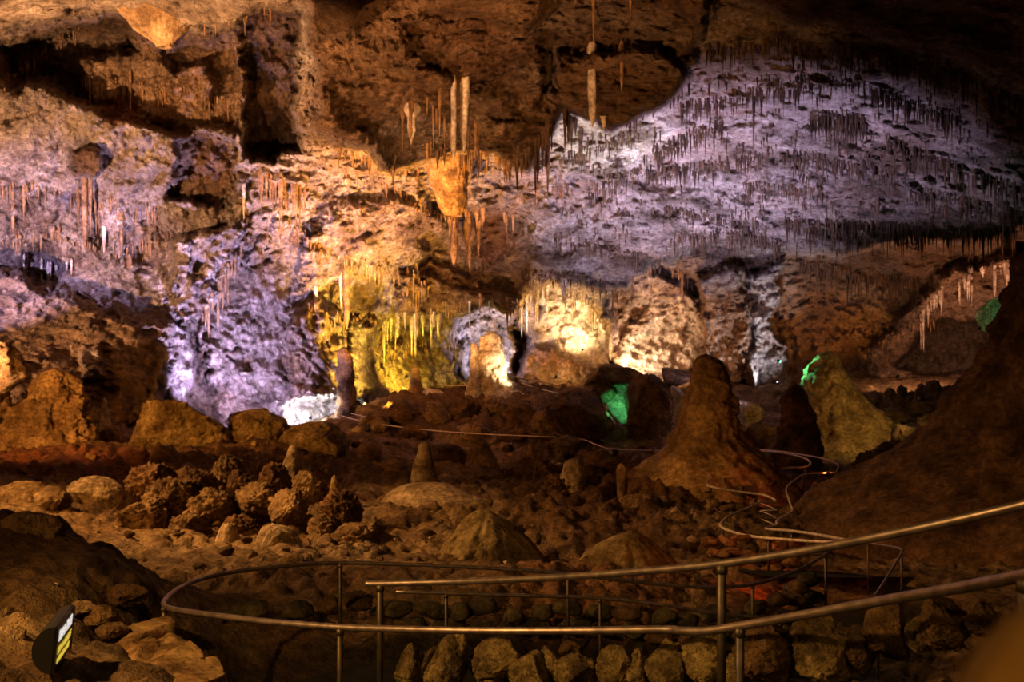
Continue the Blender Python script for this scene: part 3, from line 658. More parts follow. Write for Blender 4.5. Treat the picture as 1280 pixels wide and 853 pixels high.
cone('flowstone_mound', [(664, 785, 796), (674, 760, 812), (688, 738, 828), (704, 720, 845), (722, 700, 860)], 17.5, M_block,
     'low tan sloping mound near the rubble wall', 'mound', seed=12, rough=.06, flute=.12)
cone('stalagmite', [(574, 711, 720), (580, 705, 728), (592, 703, 729), (596, 699, 731), (610, 697, 731), (625, 694, 736)], 29, M_pale,
     'short blunt pale stalagmite among dark knobbly rocks', seed=13, rough=.06)
cone('stalagmite', [(553, 661, 666), (560, 659, 668), (580, 657, 671), (590, 655, 674)], 36, M_mite,
     'small thin stalagmite beside the square rock at the far path', seed=14, rough=.08, knob=.1)
cone('stalagmite', [(580, 773, 780), (590, 770, 784), (610, 771, 784), (640, 770, 785), (660, 766, 790)], 28, M_stal_brown,
     'thin crooked brown column left of the big cone', seed=15, rough=.12, knob=.2)
cone('stalagmite', [(498, 128, 133), (503, 127, 134), (520, 126, 135), (534, 124, 140)], 39, M_stal_pale,
     'little straight tan column standing between the left boulders', seed=16, rough=.03, flute=.03)
cone('stalagmite', [(654, 281, 287), (660, 275, 294), (670, 271, 298), (684, 266, 304)], 18.2, M_pale,
     'small pointed pale stalagmite on the sand tongue', seed=17, rough=.07)
cone('stalagmite', [(655, 333, 346), (660, 326, 364), (672, 321, 374), (686, 316, 378), (702, 308, 384)], 17.6, M_pale,
     'squat pale cone with flat top behind the loop of handrail', seed=18, rough=.06, flute=.1)
cone('stalagmite', [(556, 363, 369), (562, 360, 373), (574, 357, 374), (586, 352, 376), (600, 346, 380)], 26, M_pale,
     'knobbly pinnacle with a pale tip under the left boulders', seed=19, rough=.1, knob=.25)
cone('stalagmite', [(594, 416, 420), (602, 413, 423), (618, 412, 427), (630, 410, 430)], 24, M_mite,
     'slender pinnacle left of the smooth sandy mound', seed=20, rough=.08, knob=.15)
cone('stalagmite', [(455, 517, 521), (462, 514, 524), (480, 512, 527), (497, 508, 531)], 65, M_stal_brown,
     'narrow dark column below the yellow icicle fringe', seed=21, rough=.08)
cone('stalagmite', [(486, 530, 545), (492, 526, 552), (500, 520, 562), (506, 512, 570)], 62.5, M_mite_pale,
     'low pale flowstone shelf lit beside the narrow dark column', seed=22, rough=.2)
for k, (a, t, w) in enumerate([(1098, 500, 7), (1112, 494, 8), (1127, 490, 9), (1139, 497, 6), (1152, 488, 8), (1168, 484, 12), (1186, 490, 14), (1206, 480, 15), (1082, 502, 8)]):
    cone('stalagmite', [(t - 9, a - w * .45, a + w * .45), (t - 5, a - w * .75, a + w * .75), (t + 6, a - w * .9, a + w * .9), (t + 24, a - w * 1.5, a + w * 1.5)], 54 - k * .5, M_stal_dark,
         'black silhouetted stump against the lit right recess', seed=30 + k, rough=.22, knob=.55, group='black stumps before the right recess', seg=28)

# ------------------------------------------------------------------ boulders
B = 'boulder'
cone('boulder', [(461, 58, 74), (468, 48, 84), (482, 38, 96), (500, 27, 104), (520, 14, 112), (540, 4, 117), (562, -4, 121)], 36, M_boulder, 'large pitted tan boulder with a peaked top at the left wall', B, seed=101, rough=.22, knob=.14, flute=.06, depth=.7, seg=120, rings=70)
cone('boulder', [(424, -60, 10), (440, -66, 20), (455, -70, 30), (468, -74, 37), (480, -76, 26), (500, -80, 12), (525, -84, -2), (560, -90, -12)], 37.5, M_boulder, 'tall tan slab leaning behind the peaked boulder', B, seed=102, rough=.2, knob=.14, flute=.06, depth=.5, seg=110, rings=70)
rock('boulder', 222, 536, 38, 134, 80, 103, M_block, 5, 2.0, 10, .17, cat=B, label='big squared olive brown boulder with a flat sloping top')
rock('boulder', 322, 546, 40, 80, 72, 104, M_block, 5, 1.6, 7, .20, rotz=.4, cat=B, label='rounded brown boulder between the squared block and the sloping slab')
rock('boulder', 394, 556, 40, 92, 66, 105, M_block, 5, 1.6, 7, .20, rotz=-.2, tilt=.35, cat=B, label='sloping slab boulder near the white floodlight')
rock('boulder', 140, 546, 38, 34, 28, 106, M_boulder, 4, None, 5, .16, cat=B, label='small round boulder tucked beside the little tan column')
rock('boulder', 118, 628, 23, 84, 66, 107, M_pale, 5, .7, 10, .10, rotz=.3, tilt=-.15, cat=B, label='pale angular boulder with a bright broken face')
rock('boulder', 38, 634, 21, 90, 66, 108, M_boulder, 5, .9, 6, .16, knob=.08, cat=B, label='knobbly tan rock hump left of the pale angular boulder')
rock('boulder', 706, 562, 39, 46, 36, 109, M_block, 5, .8, 10, .10, cat=B, label='square brown block set under the far path')
rock('boulder', 560, 575, 38, 60, 44, 110, M_mite_dark, 4, None, 8, .14, cat=B, label='dark angular boulder behind the stepped stalagmite')
rock('boulder', 498, 592, 32, 34, 34, 111, M_boulder, 4, None, 8, .14, cat=B, label='brown broken boulder left of the stepped stalagmite')
rock('boulder', 452, 575, 36, 52, 46, 112, M_boulder, 4, None, 7, .16, cat=B, label='brown boulder sloping down from the far path')
# rock pile with green light
rock('boulder', 768, 470, 53, 78, 30, 121, M_block, 5, 2.0, 8, .12, cat=B, label='flat topped rock block crowning the green lit pile')
rock('boulder', 752, 486, 52.5, 36, 36, 122, M_block, 4, 1.4, 9, .10, cat=B, label='upright block above the green glowing face')
rock('boulder', 722, 520, 50, 86, 66, 123, M_mite_dark, 5, 2.2, 6, .16, cat=B, label='dark rounded rock left of the green glowing face')
rock('boulder', 775, 505, 52, 34, 56, 126, M_pale, 5, .6, 10, .06, cat=B, label='flat pale rock face glowing green in the notch')
rock('boulder', 812, 512, 50, 62, 92, 124, M_mite_dark, 5, 2.0, 6, .16, knob=.1, cat=B, label='tall dark rough rock right of the green glowing face')
rock('boulder', 848, 474, 56, 46, 30, 125, M_mite_dark, 4, None, 8, .10, cat=B, label='dark boulder with a violet sheen behind the big cone')
rock('boulder', 842, 502, 51.5, 26, 40, 127, M_pale, 4, .8, 9, .08, cat=B, label='small pale slab with a green glow beside the big cone')
rock('boulder', 930, 520, 48, 50, 40, 128, M_pale, 4, None, 8, .16, cat=B, label='pale broken rock between the two cones')
rock('boulder', 955, 545, 45, 40, 36, 129, M_mite_dark, 4, None, 7, .16, cat=B, label='dark rock behind the small dark cone')
rock('boulder', 1030, 655, 27, 60, 24, 130, M_pale, 4, None, 5, .14, cat=B, label='pale low rock beside the winding railing')
rock('boulder', 1245, 395, 49, 40, 46, 131, M_pale, 4, 1.0, 8, .10, cat=B, label='pale rock flank lit green beside the dark right cone')
# knobbly popcorn rocks
r_ = random.Random(5)
pop = [(190, 600, 44, 50, 22), (215, 625, 50, 60, 21.5), (180, 640, 46, 44, 20.5), (245, 605, 36, 54, 22.5), (262, 632, 40, 50, 21), (285, 590, 34, 50, 24), (300, 612, 32, 56, 23), (238, 655, 40, 36, 20), (320, 625, 40, 50, 22.5), (345, 600, 30, 50, 25), (360, 632, 36, 46, 22), (388, 610, 34, 50, 24.5), (425, 640, 40, 62, 21.5), (445, 668, 46, 36, 20), (205, 672, 36, 26, 18.5), (300, 652, 30, 24, 20), (405, 655, 30, 30, 20.5)]
for k, (a, b, w, h, Y) in enumerate(pop):
    rock('popcorn_rock', a, b + 4, Y, w * 1.5, h * 1.1, 200 + k, M_mite_dark if k % 3 == 0 else M_boulder, 5, None, 3, .22, knob=.42, label=('dark' if k % 3 == 0 else 'light') + ' brown knobbly cave popcorn rock in the cluster below the left boulders', group=('dark' if k % 3 == 0 else 'light') + ' cave popcorn rocks', cat='rock')
pop2 = [(672, 590, 46, 50, 32), (690, 612, 44, 44, 29), (740, 600, 40, 44, 30), (752, 575, 36, 30, 34), (735, 630, 36, 40, 28), (765, 612, 30, 44, 29), (800, 632, 42, 36, 26.5), (815, 655, 46, 34, 25), (660, 618, 40, 36, 29), (790, 600, 30, 30, 31), (640, 596, 36, 26, 33), (850, 655, 40, 30, 24), (705, 645, 40, 26, 26)]
for k, (a, b, w, h, Y) in enumerate(pop2):
    rock('popcorn_rock', a, b + 3, Y, w * 1.4, h * 1.1, 240 + k, M_mite_dark if k % 3 else M_boulder, 5, None, 3, .22, knob=.42, label=('dark' if k % 3 else 'tan') + ' knobbly cave coral rock between the square block and the big cone', group=('dark' if k % 3 else 'tan') + ' coral rocks', cat='rock')
pop3 = [(1085, 585, 40, 44, 36), (1110, 570, 40, 36, 37), (1065, 605, 36, 34, 34), (1135, 550, 44, 40, 40), (1165, 535, 40, 36, 42), (1120, 520, 40, 26, 46), (1190, 512, 44, 30, 46), (1150, 508, 36, 24, 48)]
for k, (a, b, w, h, Y) in enumerate(pop3):
    rock('popcorn_rock', a, b, Y, w, h, 270 + k, M_stal_dark, 4, None, 2, .18, knob=.5, label='blackish jagged rock in the gully beside the dark right cone', group='gully rocks', cat='rock')
pop4 = [(470, 535, 40, 36, 53), (505, 520, 44, 40, 55), (545, 522, 44, 40, 55), (580, 516, 44, 44, 56), (615, 515, 44, 40, 57), (650, 520, 46, 40, 55), (685, 530, 44, 36, 52), (520, 542, 40, 26, 52), (590, 540, 50, 26, 52), (640, 545, 44, 22, 51)]
for k, (a, b, w, h, Y) in enumerate(pop4):
    rock('popcorn_rock', a, b, Y, w, h, 290 + k, M_mite_dark if k % 2 else M_boulder, 4, None, 3, .2, knob=.4, label=('dark' if k % 2 else 'tan') + ' lumpy rock on the ridge above the far path railing', group=('dark' if k % 2 else 'tan') + ' ridge rocks', cat='rock')

# loose rocks, each resting on the floor
rr = np.random.RandomState(11)
protos = []
for k in range(8):
    v, f = rock_verts(400 + k, 3, (1, rr.uniform(.7, 1.1), rr.uniform(.5, .8)), 7, .16, .0 if k % 2 else .25)
    protos.append(mesh_np('loose_rock', v, None, f))
    protos[-1].materials.append([M_boulder, M_dark, M_pale, M_mite_dark][k % 4])
cnt = 0
while cnt < 290:
    px = rr.uniform(0, 1150); Y = math.exp(rr.uniform(math.log(12.8), math.log(52)))
    x = (px - CX) / F * Y
    if px > 900 and Y < 33: continue
    dmin = min(math.hypot(x - a, Y - b) for a, b in PATHMID)
    if dmin < 1.3: continue
    s = (5 + 20 * rr.rand() ** 2.5) * Y / F * .5
    o = ob('loose_rock', protos[cnt % 8]); z = FZ(x, Y)
    o.location = (x, Y, z + s * .1); o.scale = (s, s, s); o.rotation_euler = (rr.uniform(-.3, .3), rr.uniform(-.3, .3), rr.uniform(0, 6.28))
    tn = ('tan', 'blackish', 'pale', 'dark brown')[cnt % 4]; tag(o, 'small loose ' + tn + ' rock lying on the cave floor between the mounds', 'rock', 'loose ' + tn + ' rocks on the cave floor'); cnt += 1

# left near slope rocks
near = [(40, 662, 8.9, 70, 46, M_boulder), (75, 690, 8.9, 60, 40, M_mite_dark), (115, 715, 8.8, 56, 34, M_mite_dark), (25, 690, 8.6, 46, 34, M_mite_dark), (62, 737, 7.3, 20, 16, M_pale), (30, 745, 7.0, 22, 16, M_boulder), (105, 760, 6.9, 30, 18, M_boulder), (10, 800, 5.7, 44, 34, M_boulder), (125, 770, 6.9, 46, 28, M_mite_dark), (160, 745, 8.2, 46, 30, M_mite_dark), (90, 732, 7.5, 18, 14, M_boulder), (5, 770, 6.2, 24, 20, M_boulder), (140, 790, 6.6, 40, 22, M_dark)]
for k, (a, b, Y, w, h, m) in enumerate(near):
    rock('slope_rock', a, b, Y, w, h, 500 + k, m, 4, None, 5, .2, knob=.06, label={M_boulder: 'tan', M_pale: 'pale', M_dark: 'blackish'}.get(m, 'dark brown') + ' rounded rock on the dark slope around the black sign', group={M_boulder: 'tan', M_pale: 'pale', M_dark: 'blackish'}.get(m, 'dark brown') + ' rocks on the near slope', cat='rock')
led = [(185, 796, 6.9, 64, 40, .5), (206, 812, 6.6, 70, 30, .4), (176, 830, 6.3, 60, 44, .45), (215, 838, 6.15, 84, 40, .5), (250, 850, 6.0, 70, 40, .4), (165, 800, 6.75, 26, 26, .25), (150, 822, 6.4, 40, 40, .3), (190, 858, 5.9, 70, 40, .4), (130, 846, 6.0, 44, 30, .3)]
for k, (a, b, Y, w, h, d) in enumerate(led):
    rock('ledge_stone', a, b, Y, w, h, 540 + k, M_ledge if k != 5 else M_redstone, 4, d, 12, .09, rotz=r_.uniform(-.3, .3), label='flat orange brown stone in the ledge under the handrail corner post' if k != 5 else 'small red stone at the tip of the ledge under the handrail corner post', group='ledge stones' if k != 5 else None, cat='stone', fr=2.0)

# ------------------------------------------------------------------ curb rocks beyond the upper path
curb = [(510, 838, 7.6, 34, 40, M_curb), (556, 832, 7.7, 74, 56, M_curb), (628, 836, 7.7, 80, 52, M_curb), (662, 848, 7.4, 50, 40, M_curb), (712, 822, 7.9, 28, 20, M_dark), (722, 846, 7.4, 60, 34, M_curb), (770, 838, 7.3, 50, 44, M_curb), (798, 840, 7.2, 44, 40, M_curb), (836, 836, 7.1, 56, 46, M_curb), (880, 830, 6.8, 52, 56, M_curb), (958, 822, 6.5, 80, 66, M_dark), (1034, 814, 6.2, 74, 68, M_curb), (1076, 818, 6.1, 42, 44, M_dark), (1116, 796, 5.9, 58, 64, M_dark), (1150, 800, 5.7, 36, 30, M_curb), (1182, 782, 5.5, 60, 54, M_dark), (1226, 778, 5.3, 40, 34, M_dark), (690, 838, 7.5, 36, 34, M_curb), (920, 838, 6.7, 44, 44, M_curb)]
for k, (a, b, Y, w, h, m) in enumerate(curb):
    rock('curb_rock', a, b - 5, Y, w * 1.08, h + 16, 600 + k, m, 5, None, 6, .2, knob=.05, rotz=r_.uniform(-.5, .5), fr=1.8,
         label='rough golden brown curb rock edging the footpath' if m is M_curb else 'blackish curb rock edging the footpath', group='golden curb rocks' if m is M_curb else 'black curb rocks', cat='rock')

# ------------------------------------------------------------------ dry stone walls (each stone a part)
def stone_wall(name, label, pts, hgt, mat_list, seed, stone=.3, base_drop=.0, courses=2, thick=.25):
    """pts: world xyz along the wall top; stones below"""
    rnd = random.Random(seed)
    c = catmull([Vector(p) for p in pts], 6)
    root = empty(name, c[0] - Vector((0, 0, hgt)), label, 'wall')
    meshes = []
    for k in range(6):
        v, f = rock_verts(seed * 13 + k, 2, (1, .8, .8), 8, .16); me = mesh_np('stone', v, None, f); me.materials.append(mat_list[k % len(mat_list)]); meshes.append(me)
    acc = 0; total = []
    for i in range(len(c) - 1):
        L = (c[i + 1] - c[i]).length
        total.append((acc, c[i], c[i + 1], L)); acc += L
    ch = hgt / courses
    for r in range(courses):
        s = (r % 2) * stone * .4
        while s < acc:
            for a0, a, b, L in total:
                if a0 <= s <= a0 + L:
                    p = a.lerp(b, (s - a0) / max(L, 1e-6)); t = (b - a).normalized(); break
            w = stone * rnd.uniform(.75, 1.35)
            o = bpy.data.objects.new('stone', meshes[rnd.randrange(6)]); COL.objects.link(o); o.parent = root
            o.location = p - root.location + Vector((rnd.uniform(-.04, .04), rnd.uniform(-.05, .05), -ch * (r + .5) + rnd.uniform(-.03, .06) * (1 if r else 2)))
            o.scale = (w * .56, thick * .8, ch * rnd.uniform(.52, .68)); o.rotation_euler = (rnd.uniform(-.15, .15), rnd.uniform(-.15, .15), math.atan2(t.y, t.x))
            s += w
    return root
stone_wall('stone_wall', 'low dark lichen spotted stone wall along the lower footpath', [P(230, 778, 9.6), P(300, 762, 10.2), P(380, 756, 10.6), P(470, 752, 10.9), P(600, 752, 11.1), P(740, 757, 11.3), P(850, 766, 11.5), P(930, 762, 11.9), P(985, 742, 12.7), P(1020, 722, 13.5)], .62, [M_moss, M_dark, M_moss], 3, .33, courses=3)  # dark stone tones stand in for the wall lying unlit
stone_wall('stone_wall', 'reddish rubble retaining wall under the bend of the winding railing', [P(885, 668, 20.5), P(905, 668, 19.8), P(930, 669, 19.3), P(960, 671, 19.0), P(985, 674, 18.8), P(1005, 680, 18.8)], 1.0, [M_redstone, M_ledge, M_redstone], 4, .36, courses=4)
stone_wall('stone_wall', 'grey stone ring wall inside the railing loop', [P(884, 611, 27.6), P(888, 619, 26.6), P(905, 626, 26.0), P(930, 628, 25.9), P(948, 625, 26.2)], .8, [M_block, M_boulder], 5, .32, courses=3)
stone_wall('stone_wall', 'long tan stone wall carrying the far path railing', [P(402, 534, 54), P(425, 542, 52.5), P(450, 549, 51.5), P(490, 556, 50), P(530, 560, 49), P(580, 563, 48.5), P(640, 567, 47.5), P(672, 566, 47.3)], 1.0, [M_boulder, M_block, M_ledge], 6, .55, courses=3, thick=.4)

# ------------------------------------------------------------------ handrails
def handrail(label, pts, r, posts, mat, pmat, ph=1.0, pr=None, n=6, group=None, name='handrail', sides=10, smoothp=True):
    W = [P(*a) for a in pts]
    path = catmull(W, n) if smoothp else W
    mnz = min(p.z for p in path) - ph
    root = empty(name, (W[0].x, W[0].y, W[0].z - ph), label, 'handrail', group)
    loc = root.location
    me = tube_mesh('rail', [p - loc for p in path], r, sides); ob('rail', me, mat, root)
    for t in posts:
        q = min(path, key=lambda p: abs(p.x / p.y * F + CX - t[0]) + (abs(p.y - t[1]) * 40 if len(t) > 1 else 0))
        h = t[2] if len(t) > 2 else ph
        zb = -h
        me = tube_mesh('post', [q - loc + Vector((0, 0, zb)), q - loc + Vector((0, 0, zb * .5)), q - loc + Vector((0, 0, -r * .5))], pr or r * .95, sides); po = ob('post', me, pmat, root)
        if q.y < 20: ob('collar', tube_mesh('collar', [q - loc + Vector((0, 0, -r * 2.4)), q - loc + Vector((0, 0, -r * 1.6)), q - loc + Vector((0, 0, -r * .7))], (pr or r) * 1.25, sides), pmat, po)
    return root
handrail('long steel outer handrail looping round the hairpin bend', OUT, .021, [(925, 4.6), (425, 6.3), (206, 7.6, .62), (425, 10.0), (713, 10.75), (942, 11.6), (1033, 13.4), (1280, 3.1)], M_rail, M_post, pr=.02)
handrail('steel handrail with an open rounded end rising towards the right', INN, .023, [(478, 7.25), (902, 5.45), (1390, 3.8)], M_rail, M_post, pr=.026)
handrail('thin steel handrail along the inner side of the lower path', LOW, .017, [(555, 8.85), (755, 9.3), (975, 9.7), (1097, 11.2), (1125, 13.8), (1087, 15.5)], M_rail, M_post, pr=.017)
handrail('far handrail curving round the rubble wall below the stairs', [(1102, 676, 16.5), (1060, 677, 17.0), (1035, 678, 17.6), (985, 675, 18.4), (940, 671, 19.2), (915, 665, 20.0), (902, 659, 20.8), (902, 654, 21.6), (912, 645, 22.8), (930, 637, 23.8), (948, 629, 24.8)], .028, [(960, 19.0), (912, 22.8), (903, 20.6)], M_rail_far, M_post, ph=.75)
handrail('far handrail on the right side of the stairs', [(1060, 676, 17.8), (1030, 670, 18.8), (990, 664, 19.8), (962, 662, 20.8), (958, 660, 21.2), (971, 657, 21.6), (972, 651, 22.2), (990, 640, 23.5), (988, 630, 24.5), (983, 612, 27), (990, 603, 28.5), (1008, 593, 30.5), (1040, 591, 31.5), (1046, 590, 32)], .028, [(990, 19.8), (989, 23.6), (1006, 30.2), (1045, 31.9)], M_rail_far, M_post, ph=.8)
handrail('far handrail looping round the stone ring beside the big cone', [(948, 627, 25.2), (970, 627, 25.6), (955, 619, 26.2), (925, 615, 26.4), (890, 609, 26.6), (884, 604, 27.5), (892, 598, 28.6), (915, 596, 29), (945, 596, 29.4), (965, 590, 30.4), (985, 585, 31.5), (1005, 584, 32), (1013, 579, 33), (1003, 572, 34.5), (975, 566, 36.2), (935, 562.5, 38)], .03, [(906, 28.9), (958, 29.9), (1006, 32.1)], M_rail_far, M_post, ph=.75)
handrail('far handrail sweeping along the outer bend behind the cone', [(1046, 590, 32), (1047, 581, 33), (1030, 574, 34.5), (1005, 569, 36), (970, 564, 38), (935, 562, 40)], .03, [(1046, 32.6), (1010, 35.6)], M_rail_far, M_post, ph=.8)
for k in range(3):
    handrail('short stair rail bar between the two stair handrails', [(950, 629 + 10 * k, 24.8 - k * .9), (961, 633 + 10 * k, 24.5 - k * .9), (971, 638 + 10 * k, 24.2 - k * .9), (951, 638.5 + 10 * k, 24.3 - k * .9)], .014, [], M_rail_far, M_post, group='stair rail bars', name='stair_rail', smoothp=False)
handrail('long thin railing along the far path in front of the ridge', [(423, 519, 55), (450, 526, 53.5), (500, 534, 52), (560, 540, 50.5), (620, 543.5, 49.5), (680, 546, 48.5), (725, 549, 47.5), (745, 556, 46.5), (762, 561, 45.8), (790, 562.5, 45), (815, 563, 44.5)], .028, [(450, 53.5), (500, 52), (541, 51), (640, 49), (725, 47.5)], M_rail_far, M_post, ph=.95)
handrail('second thin railing behind the far path', [(430, 515, 58), (470, 524, 56.5), (530, 533, 54.5), (600, 539, 53), (690, 543, 51.5), (735, 545, 50), (760, 553, 49), (780, 558, 48.2), (820, 560, 47.5)], .026, [(470, 56.5), (545, 54.2), (690, 51.5)], M_rail_far, M_post, ph=.95)
handrail('distant railing right of the tall centre stalagmite', [(642, 471, 68), (660, 474, 67), (690, 479, 66), (698, 482, 65.5)], .03, [(660, 67), (690, 66)], M_rail_far, M_post, ph=.6)
handrail('distant double railing below the arched grotto', [(652, 479, 64), (670, 485, 63), (690, 490, 62), (712, 495, 61)], .03, [(670, 63), (700, 61.5)], M_rail_far, M_post, ph=.5)
handrail('distant railing left of the tall centre stalagmite', [(545, 481, 66), (565, 482, 66), (585, 482, 65.5)], .03, [(555, 66)], M_rail_far, M_post, ph=.5)
# far footpath strips
def strip(pts, hw, label):
    W = catmull([P(*a) for a in pts], 6); V = []
    for i, p in enumerate(W):
        t = (W[min(i + 1, len(W) - 1)] - W[max(i - 1, 0)]); t.z = 0; t.normalize(); s = Vector((t.y, -t.x, 0))
        for k in (-1, 0, 1): V.append(tuple(p + s * hw * k))
        V.append(tuple(p - s * hw - Vector((0, 0, .9))))
    o = ob('footpath', mesh_np('footpath', np.array(V), grid_quads(4, len(W))), M_path); tag(o, label, kind='structure')
strip([(425, 541, 54), (450, 548, 52.5), (500, 557, 51), (560, 562, 49.8), (640, 567, 48.5), (725, 572, 47.3), (765, 584, 46), (830, 587, 45)], .9, 'dark far footpath under the ridge')
strip([(1100, 722, 15), (1040, 720, 17), (970, 715, 18.6), (930, 702, 20.5), (930, 690, 22), (955, 676, 23.5)], .55, 'dark footpath turning below the stairs')
strip([(975, 660, 25), (968, 648, 27), (978, 632, 29), (1000, 622, 31), (1025, 606, 33.5), (1000, 594, 36), (950, 586, 39)], .6, 'dark footpath climbing past the stone ring')

# ------------------------------------------------------------------ small black sign on the left slope
def box(me_name, sx, sy, sz, bev=.004):
    bm = bmesh.new(); bmesh.ops.create_cube(bm, size=1)
    for v in bm.verts: v.co = Vector((v.co.x * sx, v.co.y * sy, v.co.z * sz))
    if bev: bmesh.ops.bevel(bm, geom=bm.edges[:], offset=bev, segments=2, affect='EDGES')
    me = bpy.data.meshes.new(me_name); bm.to_mesh(me); bm.free(); return me
sx0 = P(62, 826, 5.2)
sign = empty('trail_sign', (sx0.x, sx0.y, sx0.z - .12), 'small black half round trail sign with lit white and yellow lettering', 'sign')
sign.rotation_euler = (0, .10, .24)
prof = [(-math.sin(a) * .105, math.cos(a) * .125) for a in np.linspace(0, math.pi, 14)]
n_p = len(prof); V = []
for y in (0, .46):
    for a, b in prof: V.append((a, y, b + .17))
me = mesh_np('housing', np.array(V), grid_quads(n_p, 2), None, True); 
bm = bmesh.new(); bm.from_mesh(me); bm.verts.ensure_lookup_table()
bm.faces.new([bm.verts[i] for i in range(n_p)]); bm.faces.new([bm.verts[n_p + i] for i in range(n_p)][::-1]); bm.faces.new([bm.verts[0], bm.verts[n_p], bm.verts[2 * n_p - 1], bm.verts[n_p - 1]])
bmesh.ops.recalc_face_normals(bm, faces=bm.faces[:]); bm.to_mesh(me); bm.free()
for p in me.polygons: p.use_smooth = False
ob('housing', me, M_black, sign)
panel = ob('face_panel', box('face_panel', .012, .46, .25), plain('sign_face', (.02, .018, .015), .35), sign, (.008, .23, .17))
M_wt = plain('white_lettering', (.85, .82, .78), .5, (1, .92, .86), .35); M_yt = plain('yellow_lettering', (.85, .62, .05), .5, (1, .72, .08), .30)
def letters(name, z0, h, y0, y1, mat, seed, parent):
    rnd = random.Random(seed); bm = bmesh.new(); y = y0
    def bar(ya, za, yb, zb, w):
        d = Vector((0, yb - ya, zb - za)); L = max(d.length, 1e-4); t = d / L; s = Vector((0, -t.z, t.y)) * w / 2
        a = Vector((0, ya, za)); b = Vector((0, yb, zb)); f = []
        for xx in (0, .003):
            f.append([bm.verts.new(q + Vector((xx, 0, 0))) for q in (a - s, b - s, b + s, a + s)])
        bm.faces.new(f[1]); bm.faces.new(f[0][::-1])
        for i in range(4): bm.faces.new([f[0][i], f[0][(i + 1) % 4], f[1][(i + 1) % 4], f[1][i]])
    while y < y1:
        w = h * rnd.uniform(.45, .7)
        bar(y, z0, y, z0 + h, h * .2)
        k = rnd.randrange(4)
        if k in (0, 2): bar(y, z0 + h, y + w, z0 + h, h * .18)
        if k in (1, 2, 3): bar(y, z0 + h * .5, y + w, z0 + h * .5, h * .18)
        if k in (0, 3): bar(y + w, z0, y + w, z0 + h, h * .2)
        y += w + h * .35
    me = bpy.data.meshes.new(name); bm.to_mesh(me); bm.free(); return ob(name, me, mat, parent, (.007, -.23, -.17))
tag(letters('lettering', .205, .055, .05, .36, M_wt, 1, panel), 'white lettering'); 
tag(letters('lettering', .135, .035, .05, .40, M_yt, 2, panel), 'yellow lettering'); tag(letters('lettering', .085, .030, .05, .36, M_yt, 3, panel), 'yellow lettering')
ob('edge_strip', box('edge_strip', .008, .012, .25, .001), M_rail, sign, (.016, .452, .17))
ob('stake', tube_mesh('stake', [(-.03, .23, -.25), (-.03, .23, -.1), (-.03, .23, .08)], .02, 10), M_post, sign)
# dark bench-like box near the stone ring
bx = P(938, 612, 28.3)
b0 = empty('utility_box', (bx.x, bx.y, bx.z - .3), 'small black box on legs inside the railing loop', 'box')
ob('body', box('body', .42, .25, .16, .01), M_black, b0, (0, 0, .3))
for a in (-.16, .16): ob('leg', box('leg', .04, .2, .3, .004), M_black, b0, (a, 0, .12))
# stand-in for a blurred thing near the lens, likely a finger
v, f = rock_verts(777, 5, (.15, .12, .10), 1, .03)
o = ob('near_blob', mesh_np('near_blob', v, None, f), rock_mat('smooth_tan_blob', (.60, .33, .10), (.66, .38, .13), (.5, .26, .08), scale=2, bump=.1, dist=.02), None, (.345, .42, 1.46))
tag(o, 'smooth tan rounded stand-in for a blurred object close by at the handrail', 'rock')
v, f = rock_verts(778, 5, (.30, .30, .72), 4, .10)
o = ob('boulder', mesh_np('boulder', v, None, f), M_mite, None, (.50, .58, .68))
tag(o, 'upright brown boulder carrying the smooth tan stand-in', 'boulder')

# ------------------------------------------------------------------ stalactites
def stal_mesh(name, seed, seg=9, rings=12, kind=0):
    """unit: hangs from z=0 to z=-1, radius 1 at root"""
    r = np.random.RandomState(seed); V = []
    off = r.uniform(-30, 30, 3); bx_, by_ = r.uniform(-.5, .5, 2)
    for i in range(rings + 1):
        t = i / rings
        if kind == 0: rad = (1 - t) ** .75 * .8 + .10 * (1 - t)
        elif kind == 1: rad = .75 - .25 * t if t < .85 else .55 * (1 - t) / .15 + .02
        else: rad = (1 - t ** 1.6) * (.8 + .2 * math.sin(t * 11 + seed))
        rad = max(rad, .03)
        a = np.arange(seg) / seg * 2 * np.pi
        p = np.column_stack([np.cos(a), np.sin(a), np.full(seg, -t * 3)])
        w = 1 + .28 * perlin(p * np.array([1.6, 1.6, 1.2]) + off) + .18 * perlin(p * np.array([3, 3, .4]) + off)
        V.append(np.column_stack([np.cos(a) * rad * w + bx_ * t * t * .4, np.sin(a) * rad * w + by_ * t * t * .4, np.full(seg, -t)]))
    V = np.concatenate(V); n = len(V)
    V = np.vstack([V, [[bx_ * .4, by_ * .4, -1.01]], [[0, 0, .15]]])
    q = grid_quads(seg, rings + 1, True)
    tr = [(n, rings * seg + k, rings * seg + (k + 1) % seg) for k in range(seg)] + [(n + 1, (k + 1) % seg, k) for k in range(seg)]
    return V, q, np.array(tr)
SV = [stal_mesh('s', 900 + k, kind=(0, 0, 1, 2, 0, 2)[k]) for k in range(6)]
SM = {}
for mn, mm in (('pale', M_stal_pale), ('brown', M_stal_brown), ('dark', M_stal_dark)):
    for k in range(6):
        me = mesh_np('stalactite', *SV[k]); me.materials.append(mm); SM[mn, k] = me
sr = np.random.RandomState(99)
